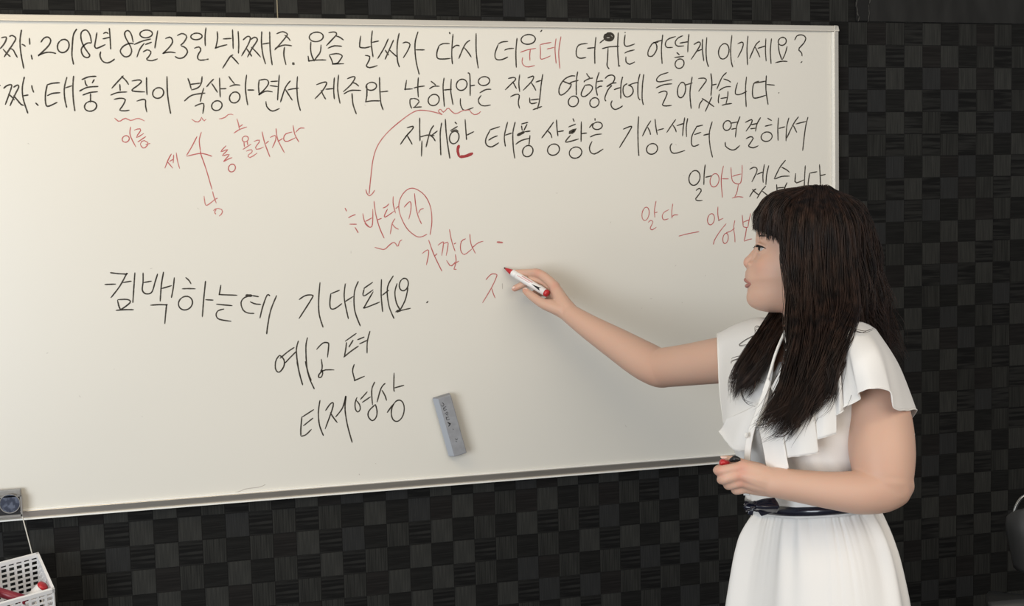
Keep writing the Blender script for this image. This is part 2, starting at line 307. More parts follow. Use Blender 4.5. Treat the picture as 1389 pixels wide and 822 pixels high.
# handwriting, one block per phrase: (crop origin x, y, scale) and strokes traced on the board surface
CR = {'Z': (0, 30, 6.325), 'A': (0, 0, 4.954), 'B': (280, 0, 4.954), 'C': (560, 0, 4.954), 'D': (840, 0, 4.954), 'E': (430, 130, 4.954),
      'F': (560, 140, 4.954), 'G': (840, 140, 4.954), 'H': (860, 220, 6.85), 'I': (120, 130, 4.325), 'J': (440, 250, 4.954),
      'K': (120, 350, 4.954), 'L': (360, 350, 4.954), 'M': (350, 490, 4.617), 'N': (200, 640, 6.314), 'P': (750, 90, 9.921), 'T': (100, 150, 4.209)}
INK = [
('K', 'first half of the top black line, with a date', [
 ('Z', "10,135 55,130 40,180 0,230;80,125 105,115 135,140 110,190 35,300;25,230 60,270 90,297;75,225 110,235 130,270 150,305;185,65 172,160 180,270 205,400;185,190 203,196 220,210;252,135 256,195;268,280 277,322;350,175 375,140 410,128 435,155 415,205 335,283 335,283 390,262 440,260 482,270;o543,205,50,57;660,57 630,110 620,210 618,290 632,365;785,180 772,110 740,68 700,85 695,140 715,200 750,255 770,285 750,305 715,290 697,245 710,210 750,180 785,180;832,88 820,160 812,205 812,205 830,225 905,192;885,100 910,88 930,100;880,145 950,128;938,50 945,140 950,235;865,252 858,290 880,335 920,350 960,335 985,315"),
 ('A', "895,285 882,230 860,205 838,220 845,255 870,300 885,340 870,375 835,380 808,345 830,310 870,292 900,295;o982,228,42,26;900,300 960,275 1015,262;970,290 940,330 920,385;975,300 1020,283;1060,205 1050,265 1040,325;960,350 990,335 1015,350 1000,380 985,400 1020,408 1060,395;1110,260 1145,250 1160,280 1140,315 1098,358 1098,358 1140,350 1180,355;1190,240 1225,225 1255,245 1235,285 1215,305 1245,320 1260,350 1235,385 1200,392 1175,378;o1320,245,38,22;1384,185 1378,250 1380,310;1305,325 1335,315 1350,335 1330,370 1330,395 1350,405 1387,400")]),
('K', 'middle of the top black line', [
 ('B', "0,400 15,397;72,210 75,260 62,322 62,322 100,310 140,300;110,262 170,258;175,197 178,265 180,330;213,208 217,290 215,360;180,368 160,380 140,410 108,460;165,375 190,400 218,432;245,270 275,245 295,255 280,300 235,378;290,270 325,250 342,270 310,320 275,385;268,325 290,355 305,380;300,315 335,350 365,385;372,210 370,290 380,370 398,432;375,297 425,288;425,212 428,330 442,438;470,228 510,213 540,225 540,240 500,290 458,337;525,235 550,255 563,275;460,325 520,303 575,308;525,315 520,370 535,437;*576,425 592,430;*582,430 588,424;o738,248,47,32;702,280 700,330 708,375 725,410;770,300 765,350 740,385 722,412;683,375 688,410 688,410 745,403 805,403;820,220 860,215 875,230 850,260 805,308;865,240 895,250 922,270;815,325 860,308 912,312;825,370 840,400 850,430;825,368 880,360 912,375 900,400 880,425 850,430 850,430 925,428;1037,240 1030,290 1030,318 1030,318 1065,322 1105,312;1115,205 1108,290 1120,385;1112,285 1160,275;1065,372 1095,378 1095,400 1080,430 1075,445 1100,455 1150,440;1222,260 1195,320 1150,395;1258,268 1235,320 1200,400;1200,335 1225,372;1225,330 1255,360 1285,385;1295,222 1282,300 1283,400 1297,452;1318,290 1345,283 1368,300 1350,345 1322,390"),
 ('C', "35,212 15,290 20,400 43,502;18,335 80,335;248,293 205,293 178,305;178,303 162,350 165,390 200,397 255,392;270,228 262,330 262,390 267,432;265,325 290,305 315,308;385,270 350,300 308,395;345,320 370,350 393,385;425,222 425,330 432,410 440,460;245,215 250,230;640,278 600,282 575,295;575,295 552,360 560,398 600,400 640,382;615,338 640,328 680,325;700,255 692,350 695,455;o775,265,48,33")]),
('R', 'two corrected syllables inside the top line', [
 ('C', "722,352 770,335 828,325;790,328 785,370 787,408;738,385 735,425 765,450 820,440;930,285 890,292 855,300;855,300 858,350 858,395 885,393 925,375;900,330 950,318;962,258 955,330 963,428;995,245 980,350 988,462")]),
('K', 'end of the top black line, with a question mark', [
 ('C', "*860,205 866,211;1175,292 1120,300 1100,330 1100,375 1125,392 1165,385;1170,325 1222,320;1230,248 1222,340 1223,430;*o1318,248,30,23;*o1312,253,20,11;1285,265 1255,290;1270,328 1320,315 1387,311;1312,320 1308,400 1305,440 1320,465;1380,218 1376,330 1384,450"),
 ('D', "38,215 40,222;40,232 33,290 50,312 105,295;35,358 60,345 103,335;45,380 45,415 70,432 105,415;0,445 5,440;262,285 225,290 195,340 195,375 225,375 252,330 245,290 225,288;240,283 290,270;292,232 283,330 288,430;380,245 330,262 310,290 318,318 360,318;428,240 395,255 375,285 390,310 435,308;405,290 465,280;468,228 462,290 460,352;385,352 405,370;370,387 435,378;o405,428,30,32;500,300 530,283 545,290 535,320 482,400;520,345 560,330;560,262 558,330 568,412;588,250 583,340 588,410 600,450;o702,345,35,52;757,235 748,330 752,410 763,452;795,295 825,283 833,300 820,340 795,388;865,240 858,330 862,438;945,275 915,305 875,395;912,315 930,350 945,385;930,325 985,308;985,258 982,340 987,412;1023,258 1015,340 1020,430;o1095,278,27,27;1068,295 1075,350 1092,402;1128,310 1115,360 1095,402;1048,422 1090,412 1130,413;1178,270 1195,240 1230,235 1253,255 1240,290 1205,330 1225,355 1228,378;*1222,415 1226,420")]),
('K', 'first half of the second black line', [
 ('Z', "30,570 60,545 100,540 85,600 45,710;115,560 150,540 160,560 130,620 85,720;70,615 100,640 125,670;115,630 150,670 180,705 205,715;210,468 192,560 200,660 240,785;200,632 245,625;272,540 277,570 290,605;305,692 330,718;0,545 5,543;515,520 450,525 400,540;405,540 390,620 393,700 415,722 493,687;405,632 450,612 518,605;575,470 553,560 555,650 573,735;560,565 620,545;632,460 625,560 630,670 643,765;700,495 760,470 828,465;728,495 735,530 750,550;810,490 790,525;680,593 750,560 845,552;708,627 770,605 840,597;777,612 777,690;o777,722,52,43"),
 ('A', "830,508 790,550 750,595;815,512 845,540 865,570;805,565 808,612;742,640 790,622 855,618;765,668 810,660 842,670 825,710 805,740 840,745 870,740;885,545 935,537 950,550 925,575 893,598 893,612 975,618;985,518 985,570 988,640;918,680 960,668 978,675 978,710 987,755;o1063,625,37,36;1122,512 1125,620 1135,700 1147,765;1262,525 1275,560 1285,600;1358,512 1352,560 1330,590 1285,605;1275,568 1350,558;1238,680 1290,640 1380,625;1370,590 1355,640 1345,685;1308,715 1340,700 1370,700 1362,765")]),
('K', 'middle of the second black line', [
 ('B', "50,530 25,555 0,585;35,560 55,590 75,622;88,522 90,590 93,655;90,597 135,595;o70,710,35,33;150,512 165,535 190,565;155,582 190,570 228,572;o190,655,35,37;270,502 262,580 268,650 278,708;275,605 322,605;355,535 350,580 355,635;355,540 400,533 418,555 400,590 355,635 355,635 400,612 445,618;430,548 480,545;425,575 480,582;490,502 483,590 478,675;400,680 405,715 430,742 455,745 492,728;565,542 530,590 497,688;530,600 555,640 578,675;545,605 575,598 622,592;612,512 608,590 615,680 632,745;738,570 790,552 808,560 780,610 728,665;770,605 785,640 802,668;800,600 855,595;860,520 855,600 860,668;888,502 882,600 898,697;945,530 985,515 998,525 970,570 918,618;975,555 1000,560 1025,580;922,632 970,608 1040,608;978,625 985,700 1008,768;o1108,580,35,27;1078,575 1078,640 1070,685;1065,685 1110,678 1170,678;1163,518 1165,600 1172,690 1188,740;1170,618 1222,612;1345,537 1335,600 1335,600 1387,597;1368,665 1368,700 1380,730;1368,665 1387,663"),
 ('C', "37,520 33,590 37,655;5,592 40,583 80,578;0,662 25,665 42,685 10,720;0,722 60,718;120,545 140,560 155,573;180,580 140,580 110,598;o140,672,37,38;210,522 203,590 212,718;208,605 262,600;258,530 255,610 262,660 270,705;o328,570,36,38;368,490 382,500 385,570 385,645;388,577 418,572;320,660 320,700 335,735 360,740 408,722;o478,545,38,30;448,625 490,602 527,600;460,640 440,670 450,700 480,712 523,705")]),
('K', 'end of the second black line', [
 ('C', "640,528 680,520 690,535 665,560 620,605;675,555 685,575 697,597;718,500 712,560 718,618;655,650 690,635 715,640 708,690 718,730;770,525 810,512 800,545 740,608;795,555 815,585 827,610;825,552 862,540;873,497 862,570 850,680 835,735;785,655 790,695 835,690;790,672 850,665;805,738 868,715"),
 ('P', "300,130 240,130 160,170 105,240 80,320 90,375 120,385 180,345 230,285 245,240 215,232 135,200;215,235 265,208 345,188;333,70 315,200 315,390;o275,472,68,72;450,92 470,125 500,158;540,158 490,165 430,195 418,215;430,255 500,250 533,290 500,350 430,405 385,395 385,350 430,255;622,78 590,180 578,290 600,395;590,208 640,198 675,198;590,295 630,270 665,268;o558,487,62,65;700,165 740,128 800,118 832,150 815,205 775,245 720,275;720,275 790,230 855,222;795,255 745,310 705,400 700,445 715,470;820,315 870,297 915,283;938,138 915,250 912,435;797,460 780,510 800,560 840,580 890,562 940,530;1000,232 950,270 945,350 970,400 1010,412 1060,380 1080,330 1060,275 1010,250;1015,258 1080,230 1155,215;1172,100 1145,220 1145,400 1175,455;1222,105 1205,250 1200,430 1218,520"),
 ('D', "330,487 275,505 250,535 270,550 355,535;245,592 295,570 355,563;262,625 300,612 322,625 300,680 290,705 310,712 352,708;o418,605,27,52;440,572 493,557;490,515 475,620 483,732;530,528 570,525 585,540 565,570 532,615;615,492 622,560 615,645;622,572 655,565;565,665 540,700 535,730;555,660 600,690 637,718;622,650 600,700 577,750;722,487 690,520 655,600;700,530 730,540 750,553;668,610 710,585 750,582;672,630 665,670 668,695;680,662 725,655;730,612 728,650 715,705;688,708 720,700 757,695;795,555 780,610 785,635 820,632 858,612;855,515 848,600 853,720;940,545 905,560 895,610 900,655 930,657 985,640;905,560 985,545;988,507 985,600 1000,705;990,568 1045,572;1070,622 1074,626")]),
('K', 'first half of the third black line', [
 ('E', "603,215 645,205 640,225 600,270 560,327;605,265 625,300 640,327;690,147 690,220 692,305;705,300 702,408;690,278 740,264 790,268;785,198 760,240 732,345;755,262 780,280 795,305;765,270 810,235;838,180 828,250 830,345 832,400;862,155 868,250 880,340 893,423;925,175 940,190;895,235 945,205;o922,280,32,42;900,243 930,228 950,240;995,157 1000,230 1005,297;1005,265 1055,240"),
 ('F', "585,157 515,180;520,180 490,240 495,280 530,293 578,265;508,250 535,232 570,218;637,125 615,220 622,292;620,215 665,200;688,125 672,200 675,300 685,372;728,140 775,128;730,150 735,185;768,140 745,185;*700,217 750,192;750,192 790,187;690,277 730,250 788,235;787,215 780,285;o772,322,35,38;947,125 915,170 865,235;905,185 925,205 935,235;965,110 968,165 975,222;972,192 1015,185;o945,312,40,38;1075,102 1085,125;1045,160 1095,140;*1065,205 1095,175 1055,195 1060,205;1060,215 1030,250 1035,262 1115,240;1132,122 1130,260;1130,205 1170,200;o1093,332,42,38;o1240,152,33,25;1190,228 1225,212 1270,207;1205,255 1187,295 1195,330 1225,340 1280,307;1185,165 1210,135;1224,100 1224,118")]),
('D', 'thick correction stroke below the third line', [('E', "955,330 945,365 955,410;955,410 1000,405 1048,385")]),
('K', 'second half of the third black line', [
 ('G', "25,175 80,155 70,185 0,300;130,87 125,180 127,290 132,355;213,117 185,160 155,222;190,160 205,190 210,213;240,105 245,155 255,213;255,182 300,170;o220,307,37,36;380,108 350,150 318,198;358,145 375,170 383,195;385,152 435,135;440,95 430,160 425,222;460,100 450,160 452,227;355,270 342,290 348,325 375,337 442,317;563,147 515,158;525,150 490,215 485,270 500,290 537,277;503,212 550,195;565,215 610,205;625,122 605,200 610,290 627,365;o725,150,27,33;745,135 800,125;752,175 790,168;812,88 790,150 780,230;712,260 715,290 750,313 780,310 810,283;845,130 890,110 885,140 850,190;885,145 930,135;880,172 915,168;950,95 925,140 915,190;850,240 880,225 900,235 875,275 870,290 900,300 935,285;995,100 1025,118;978,155 1028,143;o990,225,37,32;1070,97 1065,170 1067,252;1070,170 1115,158;1140,97 1125,160 1120,255;1205,90 1170,140 1125,235;1170,150 1193,198;1185,140 1255,122;1268,92 1250,170 1232,320")]),
('K', 'fourth black line above the woman\'s head', [
 ('G', "o505,502,37,50;577,412 570,480 568,550;577,498 620,488;515,588 535,572 552,585 530,620 512,645 530,655 560,652;875,445 905,430 925,440 920,470 890,530;925,478 965,462;975,410 965,480 967,535;1005,417 990,480 985,550;920,575 900,590 875,630;893,578 915,600 940,618;985,555 955,590 925,640;960,590 985,610 1005,628;1118,382 1080,430 1040,510;1090,430 1120,445 1145,465;1045,510 1090,492 1145,490;1057,545 1060,590;1058,570 1110,565;1128,532 1115,560 1100,600;1185,470 1180,525 1180,525 1195,535 1240,515;1250,418 1245,500 1243,560;1330,460 1280,470;1280,468 1270,530 1275,555 1330,548;1345,410 1350,500 1352,550;1350,487 1387,478")]),
('R', 'two red syllables inside the fourth line', [
 ('G', "o640,518,30,45;700,420 685,510 693,635;690,508 735,508;750,430 758,515 785,540 815,535 825,470 825,415;760,492 790,482 820,475;800,545 790,600 775,630;757,638 795,628 833,632")]),
('R', 'red note with a dash left of the woman\'s forehead', [
 ('H', "o107,480,33,62;205,360 190,440 193,515;195,470 218,463;130,560 155,540 175,555 160,590 150,615 170,628 208,603;325,440 280,465 262,500 275,535 320,525;360,385 350,460 353,522;355,505 375,490 410,490;415,687 500,665 605,645;o715,530,32,52;780,412 778,480 788,540 788,540 830,520;857,570 800,640 750,720 737,765;o850,708,25,48;855,655 900,640 935,610;937,540 925,610 935,680 938,745;1005,490 1015,600;1012,558 1070,535;1083,475 1065,560 1060,600;1015,600 1045,607 1060,600;1045,610 1035,680 1022,730;1022,735 1060,720 1097,712")]),
('R', 'red wavy underlines below the second line', [
 ('I', "153,130 180,150 215,132 250,145 290,132 330,148;605,137 635,155 655,145 665,125 675,148 690,137;765,135 795,130 825,107 850,112")]),
('R', 'small red note of two syllables at the upper left', [
 ('T', "o297,162,20,19;325,92 322,140 355,208;345,112 375,103 382,115 365,138 360,155 400,130;365,180 412,148;380,192 395,170 425,185 410,210 392,212 380,192;410,195 437,187")]),
('R', 'red compass cross with four syllables around it', [
 ('I', "487,340 470,370 448,425;462,385 495,425;475,385 500,370;500,345 497,395;515,333 522,380 535,427;637,238 605,300 575,350;575,355 650,338 690,343 725,355;663,212 650,260 657,325;657,325 662,350 690,430 725,550;678,587 685,635 700,640 745,605;728,560 735,590 750,630;735,610 758,600"), ('T', "870,200 840,235 880,222 848,258 888,250 855,290;855,292 880,278 905,268;o903,328,20,22;797,572 815,558 845,565 848,585 830,603;815,560 805,580 812,592")]),
('R', 'red note of five syllables right of the compass cross', [
 ('I', "870,133 880,165 885,195;885,182 905,168;852,220 885,198 930,182;o920,253,18,17;912,270 915,300;930,262 935,290;905,315 955,283;925,325 955,315 960,330 935,350 950,362 990,335;970,268 1000,258 1000,275 980,300 990,315 1028,300;1018,210 1035,280 1065,360;1040,280 1058,265;1065,245 1095,232 1098,260 1078,305;1100,190 1110,255 1150,335;1110,268 1140,250;1195,212 1155,225 1145,255 1165,268 1215,245;1200,172 1210,225 1235,272;1215,215 1240,190 1268,190")]),
('R', 'long red curved arrow with wavy underline', [
 ('E', "842,127 790,110 710,97 650,108 560,170 470,250 410,330 378,420 362,540 350,660;328,628 335,655 350,673;350,673 370,660 388,633;842,125 815,105 830,90 850,110 880,82 905,105 935,120 985,97 1030,97;1025,97 1050,125 1080,122 1100,105")]),
('R', 'red note below the arrow with one circled syllable', [
 ('J', "138,158 150,182;160,225 185,212 210,203;168,268 218,268;205,288 228,327;258,195 270,250 300,285;325,165 325,230 320,280 300,287 270,262;275,250 320,225;333,112 345,200 370,290 402,363;355,240 385,228;392,160 415,150 435,130;425,165 405,205 410,220 470,180;463,80 462,130 478,195;478,165 500,145;475,230 455,265 443,335;455,265 475,290 500,303;710,340 722,250 712,150 670,70 600,27 545,45 505,110 505,190 550,290 610,345 650,353 690,335;535,155 570,118 582,130 580,180 567,235;605,60 615,150 630,215 653,267;632,195 645,170 668,162;337,423 370,432 405,437 440,405 470,390 493,418 505,385 522,373")]),
('R', 'red note of three syllables with a short dash', [
 ('J', "657,465 695,440 700,470 685,543;700,373 735,470 790,585;740,482 758,465;762,410 795,387 800,400 788,480;800,400 830,390 828,430 818,480;840,302 855,380 878,450;870,402 885,393;820,510 850,550 880,520;880,470 885,520 870,570;850,548 905,515;868,570 888,572;950,365 920,385 915,440 940,472 990,435;977,333 985,400 1015,465;990,430 1030,395 1068,382;*1158,388 1200,392")]),
('R', 'unfinished red syllable beside the writing hand', [
 ('J', "1085,642 1120,605 1155,605 1155,625 1120,700 1062,797;1125,700 1135,735 1148,765")]),
('K', 'left half of the large black line in the middle', [
 ('K', "145,98 200,105 255,108 255,108 210,190 150,268;108,178 185,175;230,165 260,160 290,155;312,97 305,200 298,302;195,282 205,325 215,345;195,280 260,278 282,295 250,325 215,347;183,352 240,347 305,347;367,98 367,160 362,215 385,240 425,230 448,160 465,105;370,165 425,155;505,92 490,180 482,292;492,205 560,185;577,130 570,200 557,268;415,317 480,313 525,315 525,315 518,380 513,443;652,130 675,150 690,175;628,207 670,205 720,207;o652,303,47,46;787,153 775,270 765,397;785,280 840,283;890,180 880,240 880,245 940,248 1000,250;858,310 910,315 968,320;912,342 870,355 858,385 880,412 960,425;*1055,252 1100,253;1100,252 1145,260;1105,252 1050,265 1025,300 1040,350 1075,370 1115,372;1085,293 1120,308 1160,312;1220,255 1200,250 1170,330 1152,405;1265,250 1225,350 1205,450 1197,512")]),
('K', 'right half of the large black line in the middle', [
 ('L', "225,280 270,252 315,250 310,275 225,408;367,162 358,280 362,380 388,467;500,215 440,240;440,237 433,300 440,340 470,338 515,305;537,172 530,270 558,410;535,293 590,258;625,155 598,230 600,350 638,458;722,162 660,205;665,205 655,245 670,252 725,212;725,225 670,320 668,335 770,295;780,142 778,250 788,363;785,250 830,215;860,118 820,200 830,320 865,408;o930,178,30,42;885,170 870,230 880,300 905,348;958,200 940,280 905,350;873,362 920,350 977,337;*880,360 910,350;*1085,293 1091,299")]),
('K', 'black word of three syllables below the large line', [
 ('L', "95,652 70,690 68,745 90,768 118,740 128,705 120,675 95,652;97,675 150,630 195,600;130,708 165,670 210,625;222,555 208,620 220,730 243,830;283,533 272,600 280,740 308,825;343,615 385,572 420,570 425,590 417,668;375,678 382,735 370,765;463,752 400,752 365,775 357,800 375,800 385,775 378,745;612,505 535,560;545,565 540,610 530,665;590,550 560,600;525,667 570,630 627,590;617,550 665,530;630,578 685,552;703,490 685,560 683,640"),
 ('M', "243,0 260,80 280,150;296,0 320,100 353,175;603,18 592,60 605,115 605,120 668,93")]),
('K', 'lowest black word of four syllables', [
 ('M', "350,302 275,350;275,345 268,420 268,468;268,470 300,460 335,425;283,405 345,355;388,243 378,320 385,400 410,467;422,310 450,270 470,260 465,300 420,425;452,320 470,350 497,385;485,350 530,290 550,217 545,300 560,400 590,510;620,225 608,260 610,300 625,318 640,300 635,270 615,245;640,240 685,190;652,258 705,222;732,128 712,180 717,275;735,270 695,310 690,345 715,372 740,350 745,310 735,270;797,137 770,170 745,257;775,180 795,215 805,247;852,72 850,170 855,190;850,168 915,150;o875,310,40,67;845,270 808,322")]),
('F', 'faint scratch above the bottom rail', [('N', "710,185 780,170 850,145 960,130 1010,108"), ('J', "1195,665 1197,705"), ('M', "632,705 636,712")]),
]
def ribbon(P, w, lift, mb):
    P = np.array(P); k = len(P)
    T = np.gradient(P, axis=0); T /= np.linalg.norm(T, axis=1)[:, None]+1e-9
    Nn = np.stack([-T[:, 1], T[:, 0]], 1); V = []; F = []
    for i in range(k):
        ww = w*(1 if 0 < i < k-1 else .55)*rng.uniform(.88, 1.1)
        for s in (-1, 1): q = P[i]+s*Nn[i]*ww/2; V.append((q[0], YB-lift, q[1]))
        if i: F.append((2*i-2, 2*i-1, 2*i+1, 2*i))
    mb.add((V, F))
cnt = 0
for ink, lab, blocks in INK:
    w0 = {'K': .0034, 'R': .0025, 'D': .0075, 'F': .0016}[ink]; strokes = []
    for crop, txt in blocks:
        ox, oy, sc = CR[crop]
        for st in txt.split(';'):
            w = w0
            if st[0] == '*': w = w0*2; st = st[1:]
            if st[0] == 'o':
                cx, cy, rx, ry = map(float, st[1:].split(','))
                pts = [(cx+rx*math.cos(a+2.2), cy-ry*math.sin(a+2.2)) for a in np.linspace(0, 2*math.pi*1.02, 22)]
                pts = [(x-(y-cy)*.12, y) for x, y in pts]
            else:
                pts = [tuple(map(float, q.split(','))) for q in st.split()]
                L = sum(math.dist(a, b) for a, b in zip(pts, pts[1:]))
                pts = cr(pts, max(6, int(L/14)))
            P = []
            for x, y in pts:
                q = at(ox+x/sc, oy+y/sc, YB); q = (q[0], q[2])
                if not P or math.dist(P[-1], q) > 1e-4: P.append(q)
            if len(P) < 2: continue
            strokes.append((np.array(P), w))
    # strokes that touch or nearly touch form one written character
    grp = list(range(len(strokes)))
    for i in range(len(strokes)):
        for j in range(i):
            if grp[i] == grp[j]: continue
            dd = np.linalg.norm(strokes[i][0][:, None]-strokes[j][0][None], axis=2).min()
            if dd < .0075:
                gi_, gj_ = grp[i], grp[j]; grp = [gj_ if x == gi_ else x for x in grp]
    for g_ in sorted(set(grp)):
        mb = MB()
        for k, (P, w) in enumerate(strokes):
            if grp[k] == g_: cnt += 1; ribbon(P, w, .0003+.0002*(cnt % 4)/4, mb)
        obj('handwriting', mb.V, mb.F, {'K': M['ink_black'], 'R': M['ink_red'], 'D': M['ink_deep_red'], 'F': M['ink_faint']}[ink], board, recalc=False, label={'K': 'black handwriting', 'R': 'red handwriting', 'D': 'thick dark red stroke', 'F': 'faint scratch'}[ink])
# small specks of dirt on the board
mb = MB()
for k in range(34):
    x = rng.uniform(-1.35, .6); z = rng.uniform(BB+.06, BB+1.1); l = rng.uniform(.002, .007); a = rng.uniform(0, 3.1)
    ribbon([(x, z), (x+l*math.cos(a)/2, z+l*math.sin(a)/2), (x+l*math.cos(a), z+l*math.sin(a))], .001, .00025, mb)
o = obj('ink_specks', mb.V, mb.F, M['ink_faint'], board, recalc=False); o['kind'] = 'stuff'

# ------------------------------------------------------------------ eraser on the board
def unit(v): v = np.asarray(v, float); return v/np.linalg.norm(v)
f0 = at(595.4, 540, -.058); f1 = at(610.8, 535.4, -.058); f2 = at(633.5, 613.6, -.058); f3 = at(616.8, 620.3, -.058)
ec = (f0+f1+f2+f3)/4; u = unit((f3-f0)+(f2-f1)); u[1] = 0; u = unit(u); v = np.cross(u, EY); v = v if v[0] > 0 else -v
L = (np.linalg.norm(f3-f0)+np.linalg.norm(f2-f1))/2; Wd = (np.linalg.norm((f1-f0)@v)+np.linalg.norm((f2-f3)@v))/2
er = thing('board_eraser', (ec[0], YB, ec[2]-L/2), 'grey felt board eraser stuck tilted on the whiteboard below the writing', 'eraser')
def bevobj(name, VF, mt, parent, wd=.003, seg=3, label=None):
    o = obj(name, VF[0], VF[1], mt, parent, label=label); b = o.modifiers.new('b', 'BEVEL'); b.width = wd; b.segments = seg; return o
c0 = ec-u*L/2-v*Wd/2
def frustum(yb, yf, off, t0=0., t1=1.):
    """tapered eraser body: front face L x Wd, the back wider on its left; t0..t1 is the slice of the depth"""
    V = []
    for y, k in ((yb, 1.), (yf, 0.)):
        o = np.array([c0[0], y, c0[2]])-v*(.0125*k+off)-u*(.0012*k+off)
        ww = Wd+.0125*k+.0010*k+2*off; ll = L+.0024*k+2*off
        V += [o, o+v*ww, o+v*ww+u*ll, o+u*ll]
    return V, [(0, 3, 2, 1), (4, 5, 6, 7), (0, 1, 5, 4), (1, 2, 6, 5), (2, 3, 7, 6), (3, 0, 4, 7)]
bevobj('body', frustum(-.032, -.058, 0), M['grey_er'], er, .002)
o0 = np.array([c0[0], 0, c0[2]])
P_ = lambda y, k, s_: o0+EY*y-v*(.0125*k+.0006)+u*(s_)
q4 = [P_(-.0335, .94, .001), P_(-.0335, .94, L-.001), P_(-.0565, .06, L-.002), P_(-.0565, .06, .002)]
nn_ = unit(np.cross(q4[1]-q4[0], q4[3]-q4[0])); nn_ = nn_ if nn_@v < 0 else -nn_
obj('side_band', q4+[p+nn_*-.0008 for p in q4], [(0, 1, 2, 3), (7, 6, 5, 4), (0, 4, 5, 1), (1, 5, 6, 2), (2, 6, 7, 3), (3, 7, 4, 0)], M['grey_side'], er)
bevobj('felt_pad', frame_box(np.array([c0[0], -.032, c0[2]])-v*.011+u*.001, u, v, EY, L-.002, Wd+.010, .0068), M['grey_dark'], er, .001)
mb = MB()
def on_er(x, y):   # crop coordinates of the eraser close-up
    q = at(570+x/7.475, 520+y/7.475, -.0584); return q
for st in ["225,195 240,215 230,232 215,225", "262,235 235,250 245,275 268,262;240,257 255,252", "250,310 270,290 282,300 262,315 285,322", "290,340 265,350 275,372 298,362", "262,340 268,370", "355,560 368,572 380,560", "330,462 338,468", "360,585 372,592"]:
    for s2 in st.split(';'):
        P = [tuple(map(float, q.split(','))) for q in s2.split()]
        P3 = [on_er(*q) for q in P]; mb.add(tube(P3, .0006, 5, seg=10, cap=False))
mb.add(tube([on_er(280, 395), on_er(300, 410)], [.001, .0022], 6)); mb.add(tube([on_er(300, 410), on_er(288, 435)], [.0022, .001], 6))
obj('worn_lettering', mb.V, mb.F, M['black_pl'], er)

# ------------------------------------------------------------------ clear case with blue disc at the lower left corner
p0 = at(30, 668, -.03); p1 = at(30.5, 695.5, -.03)
CX1 = p0[0]; CX0 = CX1-.13; CZ1 = p0[2]; CZ0 = p1[2]
case = thing('magnetic_case', ((CX0+CX1)/2, YB-.002, CZ0), 'small clear plastic case with a dark blue disc clamped on the board corner', 'case')
bevobj('back_shell', frame_box(np.array([CX0, -.046, CZ0]), EX, EY, EZ, CX1-CX0, .012, CZ1-CZ0+.012), M['case'], case, .002)
bevobj('front_plate', frame_box(np.array([CX0+.002, -.0505, CZ0-.002]), EX, EY, EZ, CX1-CX0, .0045, CZ1-CZ0-.001), M['case_in'], case, .001)
mb = MB(); 
for (x0, x1, z0, z1) in ((CX0, CX1+.002, CZ0-.003, CZ0+.002), (CX0, CX1+.002, CZ1-.004, CZ1-.001), (CX1-.001, CX1+.003, CZ0-.003, CZ1-.002)):
    mb.box(x0, x1, -.0535, -.050, z0, z1)
obj('rim', mb.V, mb.F, M['case'], case)
dc = at(13.5, 683, -.052); R = .0225
for q, (dx) in enumerate((0, -.056)):
    V = [(dc[0]+dx+R*math.cos(a), -.0535, dc[2]+R*math.sin(a)) for a in np.linspace(0, 2*math.pi, 40, endpoint=False)]
    V += [(x, -.0503, z) for x, y, z in V]; n = 40
    F = [tuple(range(n))]+[(i, (i+1) % n, n+(i+1) % n, n+i) for i in range(n)]
    obj('disc', V, F, M['disc'], case)
    ring = tube([(dc[0]+dx+R*math.cos(a), -.0537, dc[2]+R*math.sin(a)) for a in np.linspace(0, 2*math.pi, 36, endpoint=False)], .0011, 6, closed=True)
    obj('disc_ring', *ring, M['case'], case, True)
# ------------------------------------------------------------------ basket hanging from a string
A0 = at(51, 752, -.065)
e2 = at(72, 800, -.185)-A0
yl = min(np.linspace(-.25, -.03, 441), key=lambda y: abs(unit(at(-7, 767, y)-A0)@unit(e2))); e1 = unit(at(-7, 767, yl)-A0)
bw = np.linalg.norm(e2); e2 = unit(e2-e1*(e2@e1)); e3 = np.cross(e1, e2)
e3 = e3 if e3[2] < 0 else -e3
BLn, BH = .118, .12
bk = thing('wire_basket', tuple(A0+e1*BLn/2+e2*bw/2+e3*BH), 'white plastic lattice basket hanging tilted at the lower left', 'basket')
def lattice(o3, a, b, na, nb, n_, la, lb, name='lattice_wall'):
    """perforated wall: bars along a and b"""
    mb = MB(); t = .0022
    for i in range(na+1): mb.add(frame_box(o3+a*(la*i/na-.0029)-n_*t/2, a, b, n_, .0058, lb, t))
    for j in range(nb+1): mb.add(frame_box(o3+b*(lb*j/nb-.0024)-n_*t/2*.9, b, a, n_, .0048, la, t*.9))
    return obj(name, mb.V, mb.F, M['white_pl'], bk)
tp = .0  # walls
lattice(A0, e1, e3, 7, 8, e2, BLn, BH)
lattice(A0+e2*bw, e1, e3, 7, 8, e2, BLn, BH)
lattice(A0, e2, e3, 9, 8, e1, bw, BH)
lattice(A0+e1*BLn, e2, e3, 9, 8, e1, bw, BH)
lattice(A0+e3*BH, e1, e2, 7, 9, e3, BLn, bw, 'basket_floor')
cs = [A0, A0+e2*bw, A0+e2*bw+e1*BLn, A0+e1*BLn]
mb = MB()
for k, (a, b) in enumerate(zip(cs, cs[1:]+cs[:1])):
    dr = unit(b-a); sd = e1 if k % 2 == 0 else e2
    mb.add(frame_box(a-dr*.003-sd*.003-e3*.004, dr, sd, e3, np.linalg.norm(b-a)+.006, .006, .010))
obj('rim', mb.V, mb.F, M['white_pl'], bk)
s0 = at(29, 696, -.052); s1 = at(44, 753, -.046)
